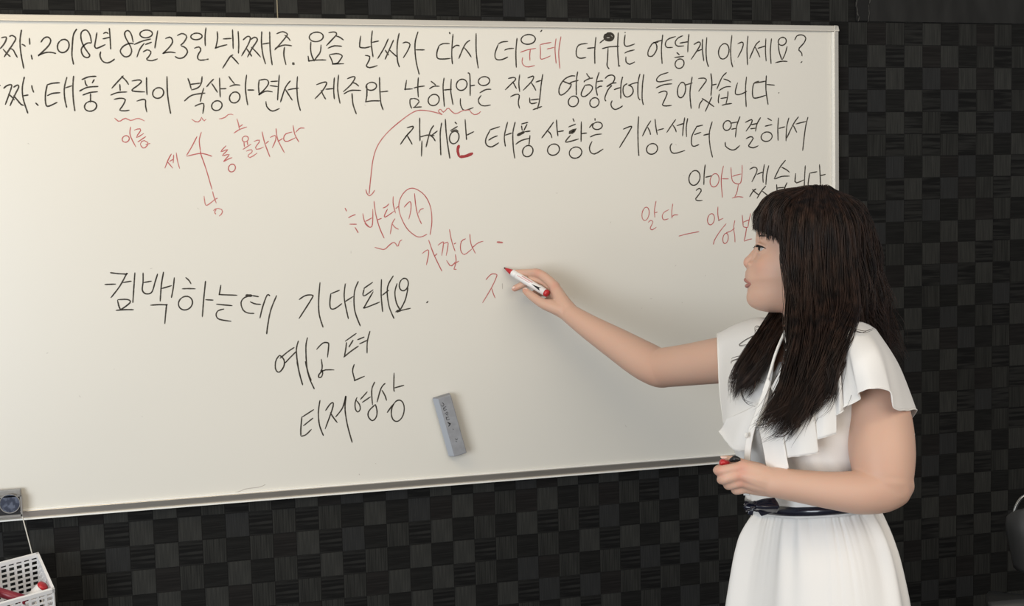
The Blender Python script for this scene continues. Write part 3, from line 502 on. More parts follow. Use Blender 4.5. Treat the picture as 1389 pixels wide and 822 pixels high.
o = obj('string', *tube([s0+EZ*.004, s0, s0*.6+s1*.4+EY*.001, s1, s1-EZ*.008], .0013, 8, seg=16), M['string'], bk, True)
# markers lying in the basket
def marker(name, a, b, r, lab, body, capm, endm, capped=True, group=None, cat='marker'):
    a = np.asarray(a); b = np.asarray(b); t = thing(name, tuple((a+b)/2), lab, cat, group); L = np.linalg.norm(b-a); d = (b-a)/L
    P = lambda s: a+d*s*L
    obj('barrel', *tube([P(.30), P(.31), P(.95)], [r*.98, r, r], 20, cap=False), body, t, True)
    obj('end_cap', *tube([P(.94), P(.96), P(.985), P(1)], [r*1.02, r*1.03, r*.98, r*.8], 20, cap=False), endm, t, True)
    if capped: obj('cap', *tube([P(0), P(.02), P(.06), P(.30), P(.305)], [r*.6, r*.8, r*.92, r*1.06, r*1.0], 20, cap=False), capm, t, True)
    return t, P, d, L
bo = A0+e3*BH*.45
P1 = pd(59.6, 793, proj(A0+e2*bw*.80+e3*.02)[2]); P2 = A0+e1*.085+e2*(bw*.62)+e3*.098
marker('marker_pen', P2, P1, .0125, 'white marker with round red end standing in the hanging basket', M['white_pl'], M['red_pl'], M['red_pl'], group='markers in the basket')
P3 = pd(25, 811, proj(A0+e2*bw*.88+e1*.08+e3*.03)[2]); P4 = pd(-22, 797, proj(A0+e2*bw*.5+e1*.11+e3*.03)[2])
marker('marker_pen', P4, P4+unit(P3-P4)*.115, .0105, 'long dark red marker lying at the left of the hanging basket', M['dred_pl'], M['dred_pl'], M['dred_pl'], group='markers in the basket')
# ------------------------------------------------------------------ chair at the right edge
ch = thing('office_chair', (1.35, -.50, 0), 'dark grey chair with thin metal tube at the right edge against the black wall', 'chair')
q = lambda x, y, dd=2.62: pd(x, y, dd)
back = [[q(1374, 702, 2.60), q(1392, 690, 2.58), q(1420, 684, 2.60), q(1460, 690, 2.66)],
        [q(1373, 712, 2.60), q(1392, 714, 2.57), q(1420, 716, 2.59), q(1464, 714, 2.66)],
        [q(1378, 735, 2.60), q(1394, 735, 2.57), q(1420, 738, 2.59), q(1460, 736, 2.66)],
        [q(1386, 766, 2.60), q(1398, 775, 2.58), q(1420, 778, 2.60), q(1450, 770, 2.65)]]
obj('backrest', *patch(back, 14, 14, .022), M['chair'], ch, True)
obj('back_frame', *tube([q(1374.5, 705, 2.62), q(1375.5, 695, 2.62), q(1381, 681, 2.62), q(1392, 671, 2.62), q(1420, 664, 2.63), q(1452, 672, 2.66), q(1462, 700, 2.67)], .0035, 10, seg=30), M['chrome'], ch, True)
seat = [[q(1344, 836, 2.45), q(1400, 832, 2.45), q(1470, 836, 2.5)], [q(1338, 828, 2.6), q(1400, 826, 2.6), q(1470, 832, 2.66)], [q(1340, 818, 2.74), q(1400, 824, 2.76), q(1465, 826, 2.78)]]
obj('seat', *patch(seat, 10, 14, -.03), M['chair'], ch, True)
ctr = np.mean([q(1352, 838, 2.6), q(1462, 838, 2.62)], axis=0)
obj('post', *tube([ctr+EZ*.0, [ctr[0], ctr[1], .09]], [.022, .024], 14), M['chrome'], ch, True)
bkb = q(1418, 770, 2.61)
obj('back_bracket', *tube([bkb, bkb+np.array([0, .02, -.06]), ctr+np.array([0, .06, -.03]), ctr], .012, 8, seg=14), M['black_pl'], ch, True)
for k in range(5):
    a = 2*math.pi*k/5+.3; e = np.array([ctr[0]+.25*math.cos(a), ctr[1]+.25*math.sin(a), .055])
    lg = obj('leg', *tube([[ctr[0], ctr[1], .1], e+EZ*.01], [.02, .013], 10), M['black_pl'], ch, True)
    obj('castor', *tube([e+np.array([-.012, 0, -.028]), e+np.array([.012, 0, -.028])], .0215, 14, cap=False), M['black_pl'], lg, True)

# ================================================================== the woman
Fd = unit([-.991, -.129, 0]); Ld = unit([.129, -.991, 0])        # her forward and her left
foot = pd(1106, 690, 2.18)
person = thing('person', (foot[0], foot[1], 0), 'woman with long dark hair in a white ruffled dress writing on the whiteboard', 'person')
BD = 2.18
def bc(px, py): return pd(px, py, BD)
# torso sections: image row, centre column, half width (left-right), half depth (front-back), forward shift
TS = [(440, 1100, .058, .055, 0), (452, 1099, .085, .062, 0), (463, 1098, .130, .075, 0), (480, 1097, .158, .086, .002), (505, 1096, .160, .098, .008), (535, 1096, .156, .112, .016),
      (565, 1096, .152, .120, .020), (600, 1098, .142, .112, .012), (640, 1102, .134, .104, .004), (688, 1105, .132, .104, .002), (725, 1107, .150, .115, 0), (775, 1108, .172, .128, -.006), (822, 1110, .182, .135, -.010), (870, 1110, .178, .130, -.01)]
TA = np.array([np.concatenate([bc(t[1], t[0])+Fd*t[4], [t[2], t[3]]]) for t in TS])
TILT = .17
def torso_ring(s, add=0., n=64, shape=None):
    """ring at fractional section index s"""
    i = min(int(s), len(TA)-2); u = s-i
    a, b, c, d = TA[max(i-1, 0)], TA[i], TA[i+1], TA[min(i+2, len(TA)-1)]
    q = .5*((2*b)+(-a+c)*u+(2*a-5*b+4*c-d)*u*u+(-a+3*b-3*c+d)*u**3)
    out = []
    for j in range(n):
        th = 2*math.pi*j/n
        ad = add if not callable(add) else add(s, th)
        ct, st = math.cos(th), math.sin(th)
        r1 = q[4]+ad; r2 = q[3]+ad
        ex = .85
        out.append(q[:3]+Fd*r1*math.copysign(abs(ct)**ex, ct)+Ld*r2*math.copysign(abs(st)**ex, st)+EZ*TILT*r2*st*min(1, max(0, (s-6)/3)))
    return out
def rings_mesh(rings, capa=True, capb=True):
    n = len(rings[0]); V = [p for r in rings for p in r]; F = []
    for i in range(len(rings)-1):
        for j in range(n): F.append((i*n+j, i*n+(j+1) % n, (i+1)*n+(j+1) % n, (i+1)*n+j))
    if capa: F.append(tuple(range(n)))
    if capb: F.append(tuple((len(rings)-1)*n+j for j in range(n)))
    return V, F
body = MB()
body.add(rings_mesh([torso_ring(s, -.004-.0016*s) for s in np.linspace(0, len(TA)-1, 50)]))
# neck
body.add(tube([pd(1092, 395, 2.22), pd(1097, 430, 2.215), pd(1101, 455, 2.19), pd(1100, 480, 2.18)], [.050, .050, .056, .075], 24, seg=14))
# collar slope (trapezius)
body.add(tube([pd(1040, 474, 2.315), pd(1075, 458, 2.25), pd(1098, 448, 2.2), pd(1130, 455, 2.12), pd(1160, 472, 2.06)], [.046, .046, .05, .040, .038], 18, seg=20))
# arms
RA = [(1036, 480, 2.31, .054), (1005, 486, 2.365, .052), (975, 489, 2.42, .0505), (935, 494.5, 2.495, .0475), (905, 498, 2.55, .0462), (893, 498.5, 2.568, .0455), (870, 487, 2.605, .0450), (835, 465.5, 2.655, .0385), (800, 444, 2.70, .0305), (775, 427, 2.735, .0245)]
body.add(tube([pd(*q_[:3]) for q_ in RA], [q_[3] for q_ in RA], 72, seg=110))
LA = [(1160, 480, 2.07, .046), (1176, 515, 2.05, .050), (1192, 565, 2.03, .0565), (1196, 610, 2.005, .0585), (1198, 640, 1.99, .054), (1199, 654, 1.984, .050)]
body.add(tube([pd(*q_[:3]) for q_ in LA], [q_[3] for q_ in LA], 72, seg=70))
LF = [(1203, 655, 1.985, .0475), (1190, 662, 1.98, .0455), (1165, 667.5, 1.975, .0395), (1130, 665.5, 1.978, .034), (1095, 661, 1.985, .0305), (1062, 656, 1.99, .028), (1046, 654, 1.994, .027)]
body.add(tube([pd(*q_[:3]) for q_ in LF], [q_[3] for q_ in LF], 72, seg=80))
def fing(pts, rs, seg=14): body.add(tube([pd(*p) for p in pts], rs, 12, seg=seg))
# right hand (writing)
fing([(777, 428, 2.735), (765, 412, 2.75), (753, 391, 2.775)], [.023, .0195, .0145])
fing([(777, 429, 2.74), (763, 410, 2.765), (751, 396, 2.79)], [.022, .019, .0125])
fing([(777, 430, 2.745), (766, 416, 2.77), (753, 402, 2.80)], [.022, .018, .0115])
fing([(776, 432, 2.745), (770, 420, 2.775), (759, 409, 2.80)], [.019, .016, .0105])
fing([(776, 431, 2.735), (764, 422, 2.745), (745, 414, 2.757)], [.020, .0195, .0165])
fing([(753, 389, 2.775), (742, 378, 2.787), (730, 370.5, 2.80), (721, 369.8, 2.812), (712, 369.8, 2.824), (699.5, 369.5, 2.836)], [.0135, .0120, .0115, .0102, .0096, .0078])
fing([(751, 393, 2.79), (738, 382, 2.803), (723.5, 379.5, 2.817), (711, 385, 2.828), (698, 391.5, 2.833)], [.0130, .0115, .0106, .0096, .0082])
fing([(753, 402, 2.80), (741, 397, 2.815), (729, 397, 2.828), (723, 400, 2.832), (729, 404, 2.826)], [.0125, .0108, .0100, .0092, .008])
fing([(759, 409, 2.80), (749, 407, 2.815), (740, 408, 2.826), (733, 411, 2.828), (738, 415, 2.82)], [.010, .0082, .0078, .007, .006])
fing([(760, 420, 2.745), (741, 413.5, 2.757), (732, 409, 2.765), (724, 403.5, 2.775), (718, 399, 2.785), (712.5, 394, 2.795)], [.0175, .0145, .0125, .0115, .0104, .0086])
# left hand (near)
fing([(1050, 653, 1.992), (1030, 643, 1.992), (1007, 633.5, 1.995)], [.0235, .0185, .0125])
fing([(1050, 655, 1.992), (1028, 649, 1.99), (1004, 643, 1.993)], [.0235, .020, .0122])
fing([(1050, 657, 1.994), (1030, 655, 1.992), (1007, 653, 1.997)], [.022, .019, .0115])
fing([(1050, 659, 1.996), (1032, 661, 1.998), (1013, 662, 2.005)], [.020, .0165, .0105])
fing([(1048, 648, 2.01), (1030, 640, 2.022), (1010, 632, 2.032)], [.020, .017, .0125])
fing([(1007, 634.5, 1.995), (990, 636.5, 1.993), (976.5, 638.5, 2.0), (973.5, 637.5, 2.015), (980, 634, 2.028), (990, 633, 2.03)], [.0118, .0098, .0094, .0084, .0078, .0065], 20)
fing([(1004, 643.5, 1.993), (992, 647, 1.991), (981, 650.5, 1.998), (978.5, 650, 2.013), (986, 646, 2.026), (995, 644, 2.028)], [.0115, .0098, .0094, .0084, .0076, .0065], 20)
fing([(1007, 653, 1.997), (997, 656, 1.996), (989, 658.5, 2.003), (987, 657, 2.017), (994, 653, 2.027), (1002, 652, 2.028)], [.011, .0092, .0088, .008, .0072, .0062], 20)
fing([(1013, 662, 2.005), (1004, 664.5, 2.005), (998, 665.5, 2.011), (997, 663, 2.022), (1004, 660, 2.03), (1010, 658, 2.03)], [.010, .0082, .0078, .0072, .0066, .0058], 20)
fing([(1010, 632, 2.032), (999, 626.5, 2.037), (990, 624, 2.037), (983.5, 622.5, 2.034)], [.0125, .0098, .0088, .0072])
# legs and feet
for s in (-1, 1):
    hip = bc(1110, 850)+Ld*s*.085; kn = np.array([foot[0], foot[1], .47])+Ld*s*.095; an = np.array([foot[0], foot[1], .09])+Ld*s*.09-Fd*.03
    body.add(tube([hip, (hip+kn)/2, kn, kn*.6+an*.4-Fd*.015, an, an-EZ*.045], [.085, .072, .052, .052, .034, .034], 20, seg=24))
    body.add(tube([an-EZ*.05-Fd*.03, an-EZ*.055+Fd*.08, an-EZ*.062+Fd*.15], [.03, .032, .024], 14, flat=(EZ, .8)))
# head
HD = 2.22; K = HD/FPX; yaw = math.radians(9)
H0 = pd(1100, 336, HD)
hf = -RI*math.cos(yaw)+FW*math.sin(yaw); hl = -FW*math.cos(yaw)-RI*math.sin(yaw); hu = UP
def hp(px, py, l=0.): return H0+hf*((1100-px)*K)+hu*((336-py)*K)+hl*l
#     row,  front px, back px, half width, squareness
HS = [(260, 1085, 1118, .020, 1), (263, 1064, 1132, .044, 1), (270, 1048, 1144, .060, .95), (282, 1037, 1153, .070, .9), (298, 1030, 1158, .0755, .9), (312, 1028, 1159, .077, .85), (322, 1026.6, 1158, .0765, .82), (330, 1026.5, 1156, .075, .8), (337, 1027.0, 1153, .0735, .78), (346, 1024, 1149, .072, .78), (356, 1019.5, 1144, .0705, .8), (364, 1015.5, 1139, .068, .82), (371, 1013, 1134, .065, .85), (378, 1012.2, 1129, .062, .86), (385, 1014.8, 1125, .0585, .88), (393, 1015.8, 1121, .0545, .9), (401, 1015.2, 1117, .050, .9), (409, 1016.8, 1112, .0445, .93), (416, 1021, 1108, .037, .97), (421, 1031, 1102, .027, 1), (424, 1045, 1090, .014, 1)]
hs = np.array(HS, float); hs = cr(hs, 90)
rings = []
for y, xf, xb, hw, sq in hs:
    xc = xb*.46+xf*.54; r = []
    xw = .5*(xf+xb)+6
    for j in range(96):
        th = 2*math.pi*j/96; ct, st = math.cos(th), math.sin(th)
        if ct > 0: fx = xw-(xw-xf)*ct**sq
        else: fx = xw+(xb-xw)*(-ct)
        r.append(hp(fx, y, hw*math.copysign(abs(st)**1.0, st)))
    rings.append(r)
HV, HF = rings_mesh(rings)
HV = [np.array(v) for v in HV]
def dent(c, rad, amt, dirv):
    for v in HV:
        d2 = ((v-c)@(v-c))/(rad*rad)
        if d2 < 9: v += dirv*amt*math.exp(-d2)
for s in (-1, 1):
    dent(hp(1029, 338, s*.028), .016, -.0075, hf)       # sockets
    dent(hp(1034, 356, s*.040), .018, .0045, unit(hf+hl*s*.9))   # cheeks
    dent(hp(1028, 324, s*.028), .013, .0025, hf)       # brow
    dent(hp(1024, 372, s*.030), .012, -.003, hf)
dent(hp(1016, 408), .013, .0025, hf)
body.add((HV, HF))
# nose
body.add(tube([hp(1032, 331), hp(1029, 338), hp(1024.5, 344), hp(1020.5, 350), hp(1016, 355.5), hp(1020, 361)], [.0075, .0070, .0078, .0088, .0095, .008], 18, seg=24))
for s in (-1, 1):
    body.add(ball(hp(1020.8, 358.6, s*.0120), (.0088, .0088, .0072), 14))
    body.add(tube([hp(1030, 334, s*.010), hp(1026, 350, s*.010), hp(1022, 359, s*.012)], [.006, .007, .006], 10, seg=10))
    # upper eyelid and cheek rim
    body.add(tube([hp(1031.5, 334, s*.017), hp(1029, 331.8, s*.026), hp(1030.5, 332, s*.035), hp(1037, 335.5, s*.045)], [.003, .0042, .0042, .003], 10, seg=12))
    body.add(tube([hp(1031.5, 341, s*.017), hp(1030, 343, s*.027), hp(1032, 343, s*.036), hp(1038, 340, s*.045)], [.003, .0036, .0036, .003], 10, seg=12))
body.add(tube([hp(1019.5, 370, -.006), hp(1014.5, 369, 0), hp(1019.5, 370, .006)], .004, 10, seg=8))
tmp = obj('tmp_body', body.V, body.F, M['skin'], None)
# orient every closed shell outwards, fuse into one surface
rm = tmp.modifiers.new('r', 'REMESH'); rm.mode = 'VOXEL'; rm.voxel_size = .0021; rm.use_smooth_shade = True
smo = tmp.modifiers.new('s', 'SMOOTH'); smo.factor = .5; smo.iterations = 8
dg = bpy.context.evaluated_depsgraph_get()
bme = bpy.data.meshes.new_from_object(tmp.evaluated_get(dg))
bpy.data.objects.remove(tmp)
bodyo = bpy.data.objects.new('body', bme); COL.objects.link(bodyo); par(bodyo, person)
bme.materials.clear(); bme.materials.append(M['skin'])
# skin colour: cheeks, knuckles, lips tint as a colour attribute of the skin itself
nv = len(bme.vertices); co = np.empty(nv*3); bme.vertices.foreach_get('co', co); co = co.reshape(-1, 3)
base = np.array([.62, .395, .295]); colr = np.tile(base, (nv, 1))
def tint(c, r, col, k):
    d2 = ((co-c)**2).sum(1)/(r*r); w = (k*np.exp(-d2))[:, None]; colr[:] = colr*(1-w)+np.array(col)*w
for s in (-1, 1): tint(hp(1034, 362, s*.042), .02, (.60, .28, .20), .35)
tint(hp(1012, 356), .012, (.62, .30, .22), .4)
for q_ in ((1007, 633, 1.985), (1004, 643, 1.983), (1007, 654, 1.988), (976, 638, 1.995), (752, 388, 2.765), (730, 370, 2.792), (698, 391, 2.83), (713, 394, 2.79)):
    tint(pd(*q_), .011, (.62, .27, .20), .5)
tint(pd(1196, 650, 1.95), .05, (.52, .28, .19), .3); tint(pd(893, 505, 2.53), .05, (.55, .30, .21), .3)
ca = bme.color_attributes.new('skin_tone', 'FLOAT_COLOR', 'POINT')
ca.data.foreach_set('color', np.column_stack([colr, np.ones(nv)]).ravel())
nt = M['skin'].node_tree; an_ = nt.nodes.new('ShaderNodeVertexColor'); an_.layer_name = 'skin_tone'
nt.links.new(an_.outputs[0], nt.nodes['Principled BSDF'].inputs['Base Color'])
# face details
mb = MB(); mb.add(tube([hp(1018.8, 384.5, -.022), hp(1015.6, 381.5, -.013), hp(1013.9, 379.3, -.005), hp(1014.1, 380, 0), hp(1013.9, 379.3, .005), hp(1015.6, 381.5, .013), hp(1018.8, 384.5, .022)], [.0018, .0034, .0045, .0043, .0045, .0034, .0018], 12, seg=36))
obj('upper_lip', mb.V, mb.F, M['lip'], person, True)
mb = MB(); mb.add(tube([hp(1018.8, 385.5, -.021), hp(1016.2, 387, -.012), hp(1015.0, 387.6, 0), hp(1016.2, 387, .012), hp(1018.8, 385.5, .021)], [.0018, .0036, .0043, .0036, .0018], 12, seg=30))
obj('lower_lip', mb.V, mb.F, M['lip'], person, True)
for s in (-1, 1):
    ey = obj('eye', *ball(hp(1037, 337.5, s*.030), .0112, 24), M['eye'], person, True)
    obj('iris', *ball(hp(1032.9, 337.0, s*.0305), .0072, 18), M['iris'], ey, True)
    obj('eyelash', *tube([hp(1031, 336, s*.018), hp(1027, 333.6, s*.026), hp(1027.5, 333.3, s*.035), hp(1034, 335.8, s*.044), hp(1038, 338, s*.047)], [.0007, .0013, .0014, .0013, .0006], 8, seg=18), M['lash'], person, True)
    mb = MB()
    for k in range(9):
        t = k/8; p0 = hp(1029.5-1.5*math.sin(t*3)+t*6, 335-1.5*math.sin(t*3)+t*2, s*(.021+.023*t)); mb.add(tube([p0, p0+hf*.006-hu*.0005, p0+hf*.0085+hu*.0015], [.0004, .0003, .0001], 4))
    for k in range(26):
        t = k/25; p0 = hp(1028.3+9*t*t, 322.5-2*math.sin(t*2.6), s*(.014+.034*t)); mb.add(tube([p0-hu*.001-hf*.0008, p0+hu*.0015+hl*s*.003-hf*.0012], [.0005, .0002], 4))
    obj('eyebrow', mb.V, mb.F, M['lash'], person, True)
# nails
def nail(px, py, dd, n_, al, w=.0055, l=.008):
    c = pd(px, py, dd); n_ = unit(n_); al = unit(al-n_*(al@n_)); bi = np.cross(n_, al)
    obj('fingernail', *ball(c, (l, w, .0016), 14, axes=[al, bi, n_]), M['nail'], person, True)
nail(713, 393.3, 2.789, -FW*.8-UP*.1-RI*.5, pd(712, 394, 2.795)-pd(724, 403, 2.775))
nail(696.5, 390, 2.827, -FW*.5+UP*.4-RI*.4, pd(698, 391, 2.833)-pd(711, 385, 2.828), .004, .005)
nail(982, 620, 2.03, UP*.8-FW*.3, pd(983, 622, 2.03)-pd(995, 625, 2.03), .005, .007)
# ------------------------------------------------------------------ hair
GR = {
 'near': [[(1075, 261, 2.17), (1061, 292, 2.135), (1062, 335, 2.125), (1067, 390, 2.115), (1073, 440, 2.08), (1067, 500, 2.02), (1050, 555, 1.985), (1028, 578, 1.98)],
          [(1092, 256, 2.19), (1082, 290, 2.118), (1080, 350, 2.108), (1084, 410, 2.085), (1084, 470, 2.03), (1074, 535, 1.985), (1050, 575, 1.975), (1040, 586, 1.97)],
          [(1108, 253, 2.2), (1108, 290, 2.11), (1108, 350, 2.10), (1110, 410, 2.07), (1108, 475, 2.01), (1095, 535, 1.975), (1074, 578, 1.97), (1055, 591, 1.968)],
          [(1118, 254, 2.2), (1132, 290, 2.115), (1136, 350, 2.105), (1140, 410, 2.07), (1130, 465, 2.0), (1115, 520, 1.975), (1096, 555, 1.97), (1075, 578, 1.97)],
          [(1122, 255, 2.2), (1148, 295, 2.13), (1156, 360, 2.12), (1158, 420, 2.07), (1146, 462, 2.0), (1128, 505, 1.975), (1122, 535, 1.97), (1100, 545, 1.97)]],
 'back': [[(1120, 255, 2.2), (1140, 290, 2.13), (1148, 350, 2.12), (1152, 405, 2.095), (1156, 450, 2.10), (1160, 500, 2.14)],
          [(1124, 255, 2.21), (1156, 288, 2.16), (1166, 350, 2.15), (1172, 410, 2.14), (1182, 455, 2.16), (1190, 510, 2.20)],
          [(1126, 256, 2.23), (1166, 286, 2.21), (1180, 345, 2.21), (1188, 400, 2.21), (1198, 450, 2.22), (1210, 505, 2.24)],
          [(1126, 256, 2.25), (1168, 284, 2.25), (1185, 340, 2.26), (1192, 395, 2.26), (1203, 440, 2.27), (1219, 498, 2.28)],
          [(1124, 256, 2.26), (1160, 284, 2.29), (1174, 345, 2.31), (1180, 400, 2.32), (1190, 450, 2.33), (1205, 510, 2.33)],
          [(1120, 256, 2.27), (1140, 284, 2.32), (1150, 345, 2.34), (1155, 400, 2.34), (1160, 450, 2.34), (1170, 520, 2.33)]],
 'bangs': [[(1094, 256, 2.27), (1064, 268, 2.29), (1046, 292, 2.305), (1044, 326, 2.305)],
           [(1094, 255, 2.25), (1054, 265, 2.26), (1034, 288, 2.27), (1030, 314, 2.27)],
           [(1094, 255, 2.22), (1052, 264, 2.21), (1031, 287, 2.20), (1027, 311, 2.20)],
           [(1094, 256, 2.2), (1056, 267, 2.17), (1038, 292, 2.165), (1037, 321, 2.165)],
           [(1094, 257, 2.19), (1064, 272, 2.145), (1050, 298, 2.14), (1050, 328, 2.14)],
           [(1094, 258, 2.18), (1070, 274, 2.135), (1061, 300, 2.128), (1066, 333, 2.128)]],
 'far': [[(1104, 255, 2.26), (1076, 292, 2.325), (1072, 350, 2.33), (1062, 400, 2.30), (1047, 432, 2.22), (1020, 474, 2.155), (996, 515, 2.145), (995, 548, 2.15)],
         [(1108, 255, 2.26), (1085, 292, 2.33), (1080, 350, 2.34), (1070, 400, 2.31), (1052, 440, 2.20), (1032, 478, 2.125), (1010, 515, 2.10), (998, 545, 2.13)],
         [(1112, 255, 2.26), (1100, 300, 2.335), (1096, 370, 2.34), (1078, 425, 2.27), (1060, 456, 2.14), (1044, 486, 2.075), (1024, 515, 2.075), (1008, 532, 2.09)]],
 'farback': [[(1112, 255, 2.26), (1104, 300, 2.335), (1100, 370, 2.345), (1095, 430, 2.33), (1090, 470, 2.32)],
             [(1118, 256, 2.27), (1130, 300, 2.34), (1130, 370, 2.35), (1135, 430, 2.345), (1140, 500, 2.34)],
             [(1120, 256, 2.27), (1145, 290, 2.32), (1152, 345, 2.34), (1158, 400, 2.345), (1165, 450, 2.345)]],
}
G3 = {k: [[pd(*p) for p in g] for g in v] for k, v in GR.items()}
hc = pd(1100, 320, 2.22)
mb = MB()
for k, g in G3.items():
    gi = []
    for row in g:
        r2 = []
        for j, p in enumerate(row):
            t = j/(len(row)-1); ref = hc if p[2] > hc[2]-.12 else pd(1098, proj(p)[1], 2.2)
            r2.append(p+unit(ref-p)*(.004+.003*t))
        r2 = list(cr(r2, 41)[:(31 if k in ('far', 'near') else 38)])
        gi.append(r2)
    mb.add(patch(gi, 10*len(g), 30, .004))
# crown cap under the strands
V, F = ball([0, 0, 0], 1, 48)
cc = pd(1098, 322, 2.225); V2 = []
for v_ in V:
    p = cc+hf*v_[0]*.099+hl*v_[1]*.090+hu*v_[2]*.1055; V2.append(p)
keep = []
for f in F:
    c_ = np.mean([V2[i] for i in f], axis=0); x, y, _ = proj(c_)
    if y < 306 or (c_-H0)@hf < (1100-1082)*K: keep.append(f)
mb.add((V2, keep))
hair = obj('hair', mb.V, mb.F, M['hair'], person, True)
def strands(groups, N, name, rmin=.0005, rmax=.0009, spread=.006, nseg=28):
    VV, FF = [], []; nv_ = 0
    base_ = np.array([0, 1, 4, 3, 1, 2, 5, 4, 2, 0, 3, 5]).reshape(3, 4)
    for gname, cnt_ in groups:
        g = G3[gname]
        gi = np.array([cr(row, nseg) for row in g])
        gi = np.array([cr(gi[:, j], 4*len(g)-3) for j in range(nseg)]).transpose(1, 0, 2); ng = len(gi)
        nc = int(ng*(3.4 if gname != 'bangs' else 2.2)); cl = []
        for c_ in range(nc):
            cl.append(dict(s=(c_+rng.uniform(.2, .8))/nc*(ng-1), ph=rng.uniform(0, 6.3), fr=rng.uniform(11, 21), am=rng.uniform(.002, .0055), cut=rng.uniform(.82, 1.0),
                           o=rng.normal(0, 1, 3)*.008, lift=abs(rng.normal(0, .003)), curl=rng.normal(-.004, .020)))
        for q_ in range(int(cnt_*N)):
            s = rng.random()*(ng-1); c_ = cl[min(int(s/(ng-1)*nc), nc-1)]
            t = np.linspace(0, 1, nseg); cut = c_['cut']*rng.uniform(.93, 1.0) if gname != 'bangs' else rng.uniform(.94, 1.0)
            cl_a = .78 if gname != 'bangs' else .35
            ss = np.clip(s+(c_['s']-s)*cl_a*np.clip(t*1.5-.2, 0, 1), 0, ng-1.001)
            x = t*(nseg-1.001)*cut; xi = x.astype(int); xf = (x-xi)[:, None]; si = ss.astype(int); sf = (ss-si)[:, None]
            A_ = gi[si, xi]*(1-xf)+gi[si, np.minimum(xi+1, nseg-1)]*xf; B_ = gi[np.minimum(si+1, ng-1), xi]*(1-xf)+gi[np.minimum(si+1, ng-1), np.minimum(xi+1, nseg-1)]*xf
            P = A_*(1-sf)+B_*sf
            t = t[:, None]
            sp = spread if gname != 'bangs' else spread*.6
            k2 = {'bangs': .25, 'far': .6}.get(gname, 1)
            o1 = rng.normal(0, 1, 3)*sp*.40; o2 = rng.normal(0, 1, 3)*sp*.9*k2
            wv = c_['am']*k2
            ph, am, fr = rng.uniform(0, 6.3), rng.uniform(0, .0022)*k2, rng.uniform(6, 14)
            if rng.random() < .06: am *= 3; o2 = o2*1.8
            out = P+o1*np.minimum(1, t*4)+o2*t**1.5+c_['o']*k2*t**1.3+(RI*(am*1.2*np.sin(fr*t+ph)+wv*1.5*np.sin(c_['fr']*t+c_['ph'])))*t**.7+(FW*(am*np.cos(fr*t+ph)+wv*np.cos(c_['fr']*t+c_['ph'])))*t
            out += RI*c_['curl']*k2*np.clip(t-.72, 0, 1)**1.5*4
            nrm = P-pd(1100, 330, 2.22); nrm[:, 2] *= .3; nrm /= np.linalg.norm(nrm, axis=1)[:, None]
            out += nrm*(abs(rng.normal(0, .0016))+c_['lift']*np.minimum(1, t*3))
            T = np.gradient(out, axis=0); T /= np.linalg.norm(T, axis=1)[:, None]+1e-9
            Nn = np.cross(T, FW+.01); Nn /= np.linalg.norm(Nn, axis=1)[:, None]+1e-9; Bb = np.cross(T, Nn)
            r = rng.uniform(rmin, rmax)*np.clip(np.minimum(1, (1-t)*3.5+.12), 0, 1)
            ring = np.stack([out+r*(math.cos(a)*Nn+math.sin(a)*Bb) for a in (0, 2.09, 4.19)], 1).reshape(-1, 3)
            VV.append(ring)
            f = (np.arange(nseg-1)[:, None, None]*3+base_[None]).reshape(-1, 4)+nv_
            FF.append(f); nv_ += nseg*3
    V = np.concatenate(VV); F = np.concatenate(FF)
    me = bpy.data.meshes.new(name); me.vertices.add(len(V)); me.vertices.foreach_set('co', V.ravel())
    me.loops.add(F.size); me.loops.foreach_set('vertex_index', F.ravel().astype(np.int32))
    me.polygons.add(len(F)); me.polygons.foreach_set('loop_start', np.arange(0, F.size, 4, dtype=np.int32))
    me.update(calc_edges=True); me.polygons.foreach_set('use_smooth', [True]*len(F)); me.materials.append(M['hair'])
    o = bpy.data.objects.new(name, me); COL.objects.link(o); return o
st = strands([('near', 1.0), ('back', .75), ('bangs', .5), ('far', .6), ('farback', .15)], 1700, 'hair_strands')
st.parent = hair
st['kind'] = 'stuff'
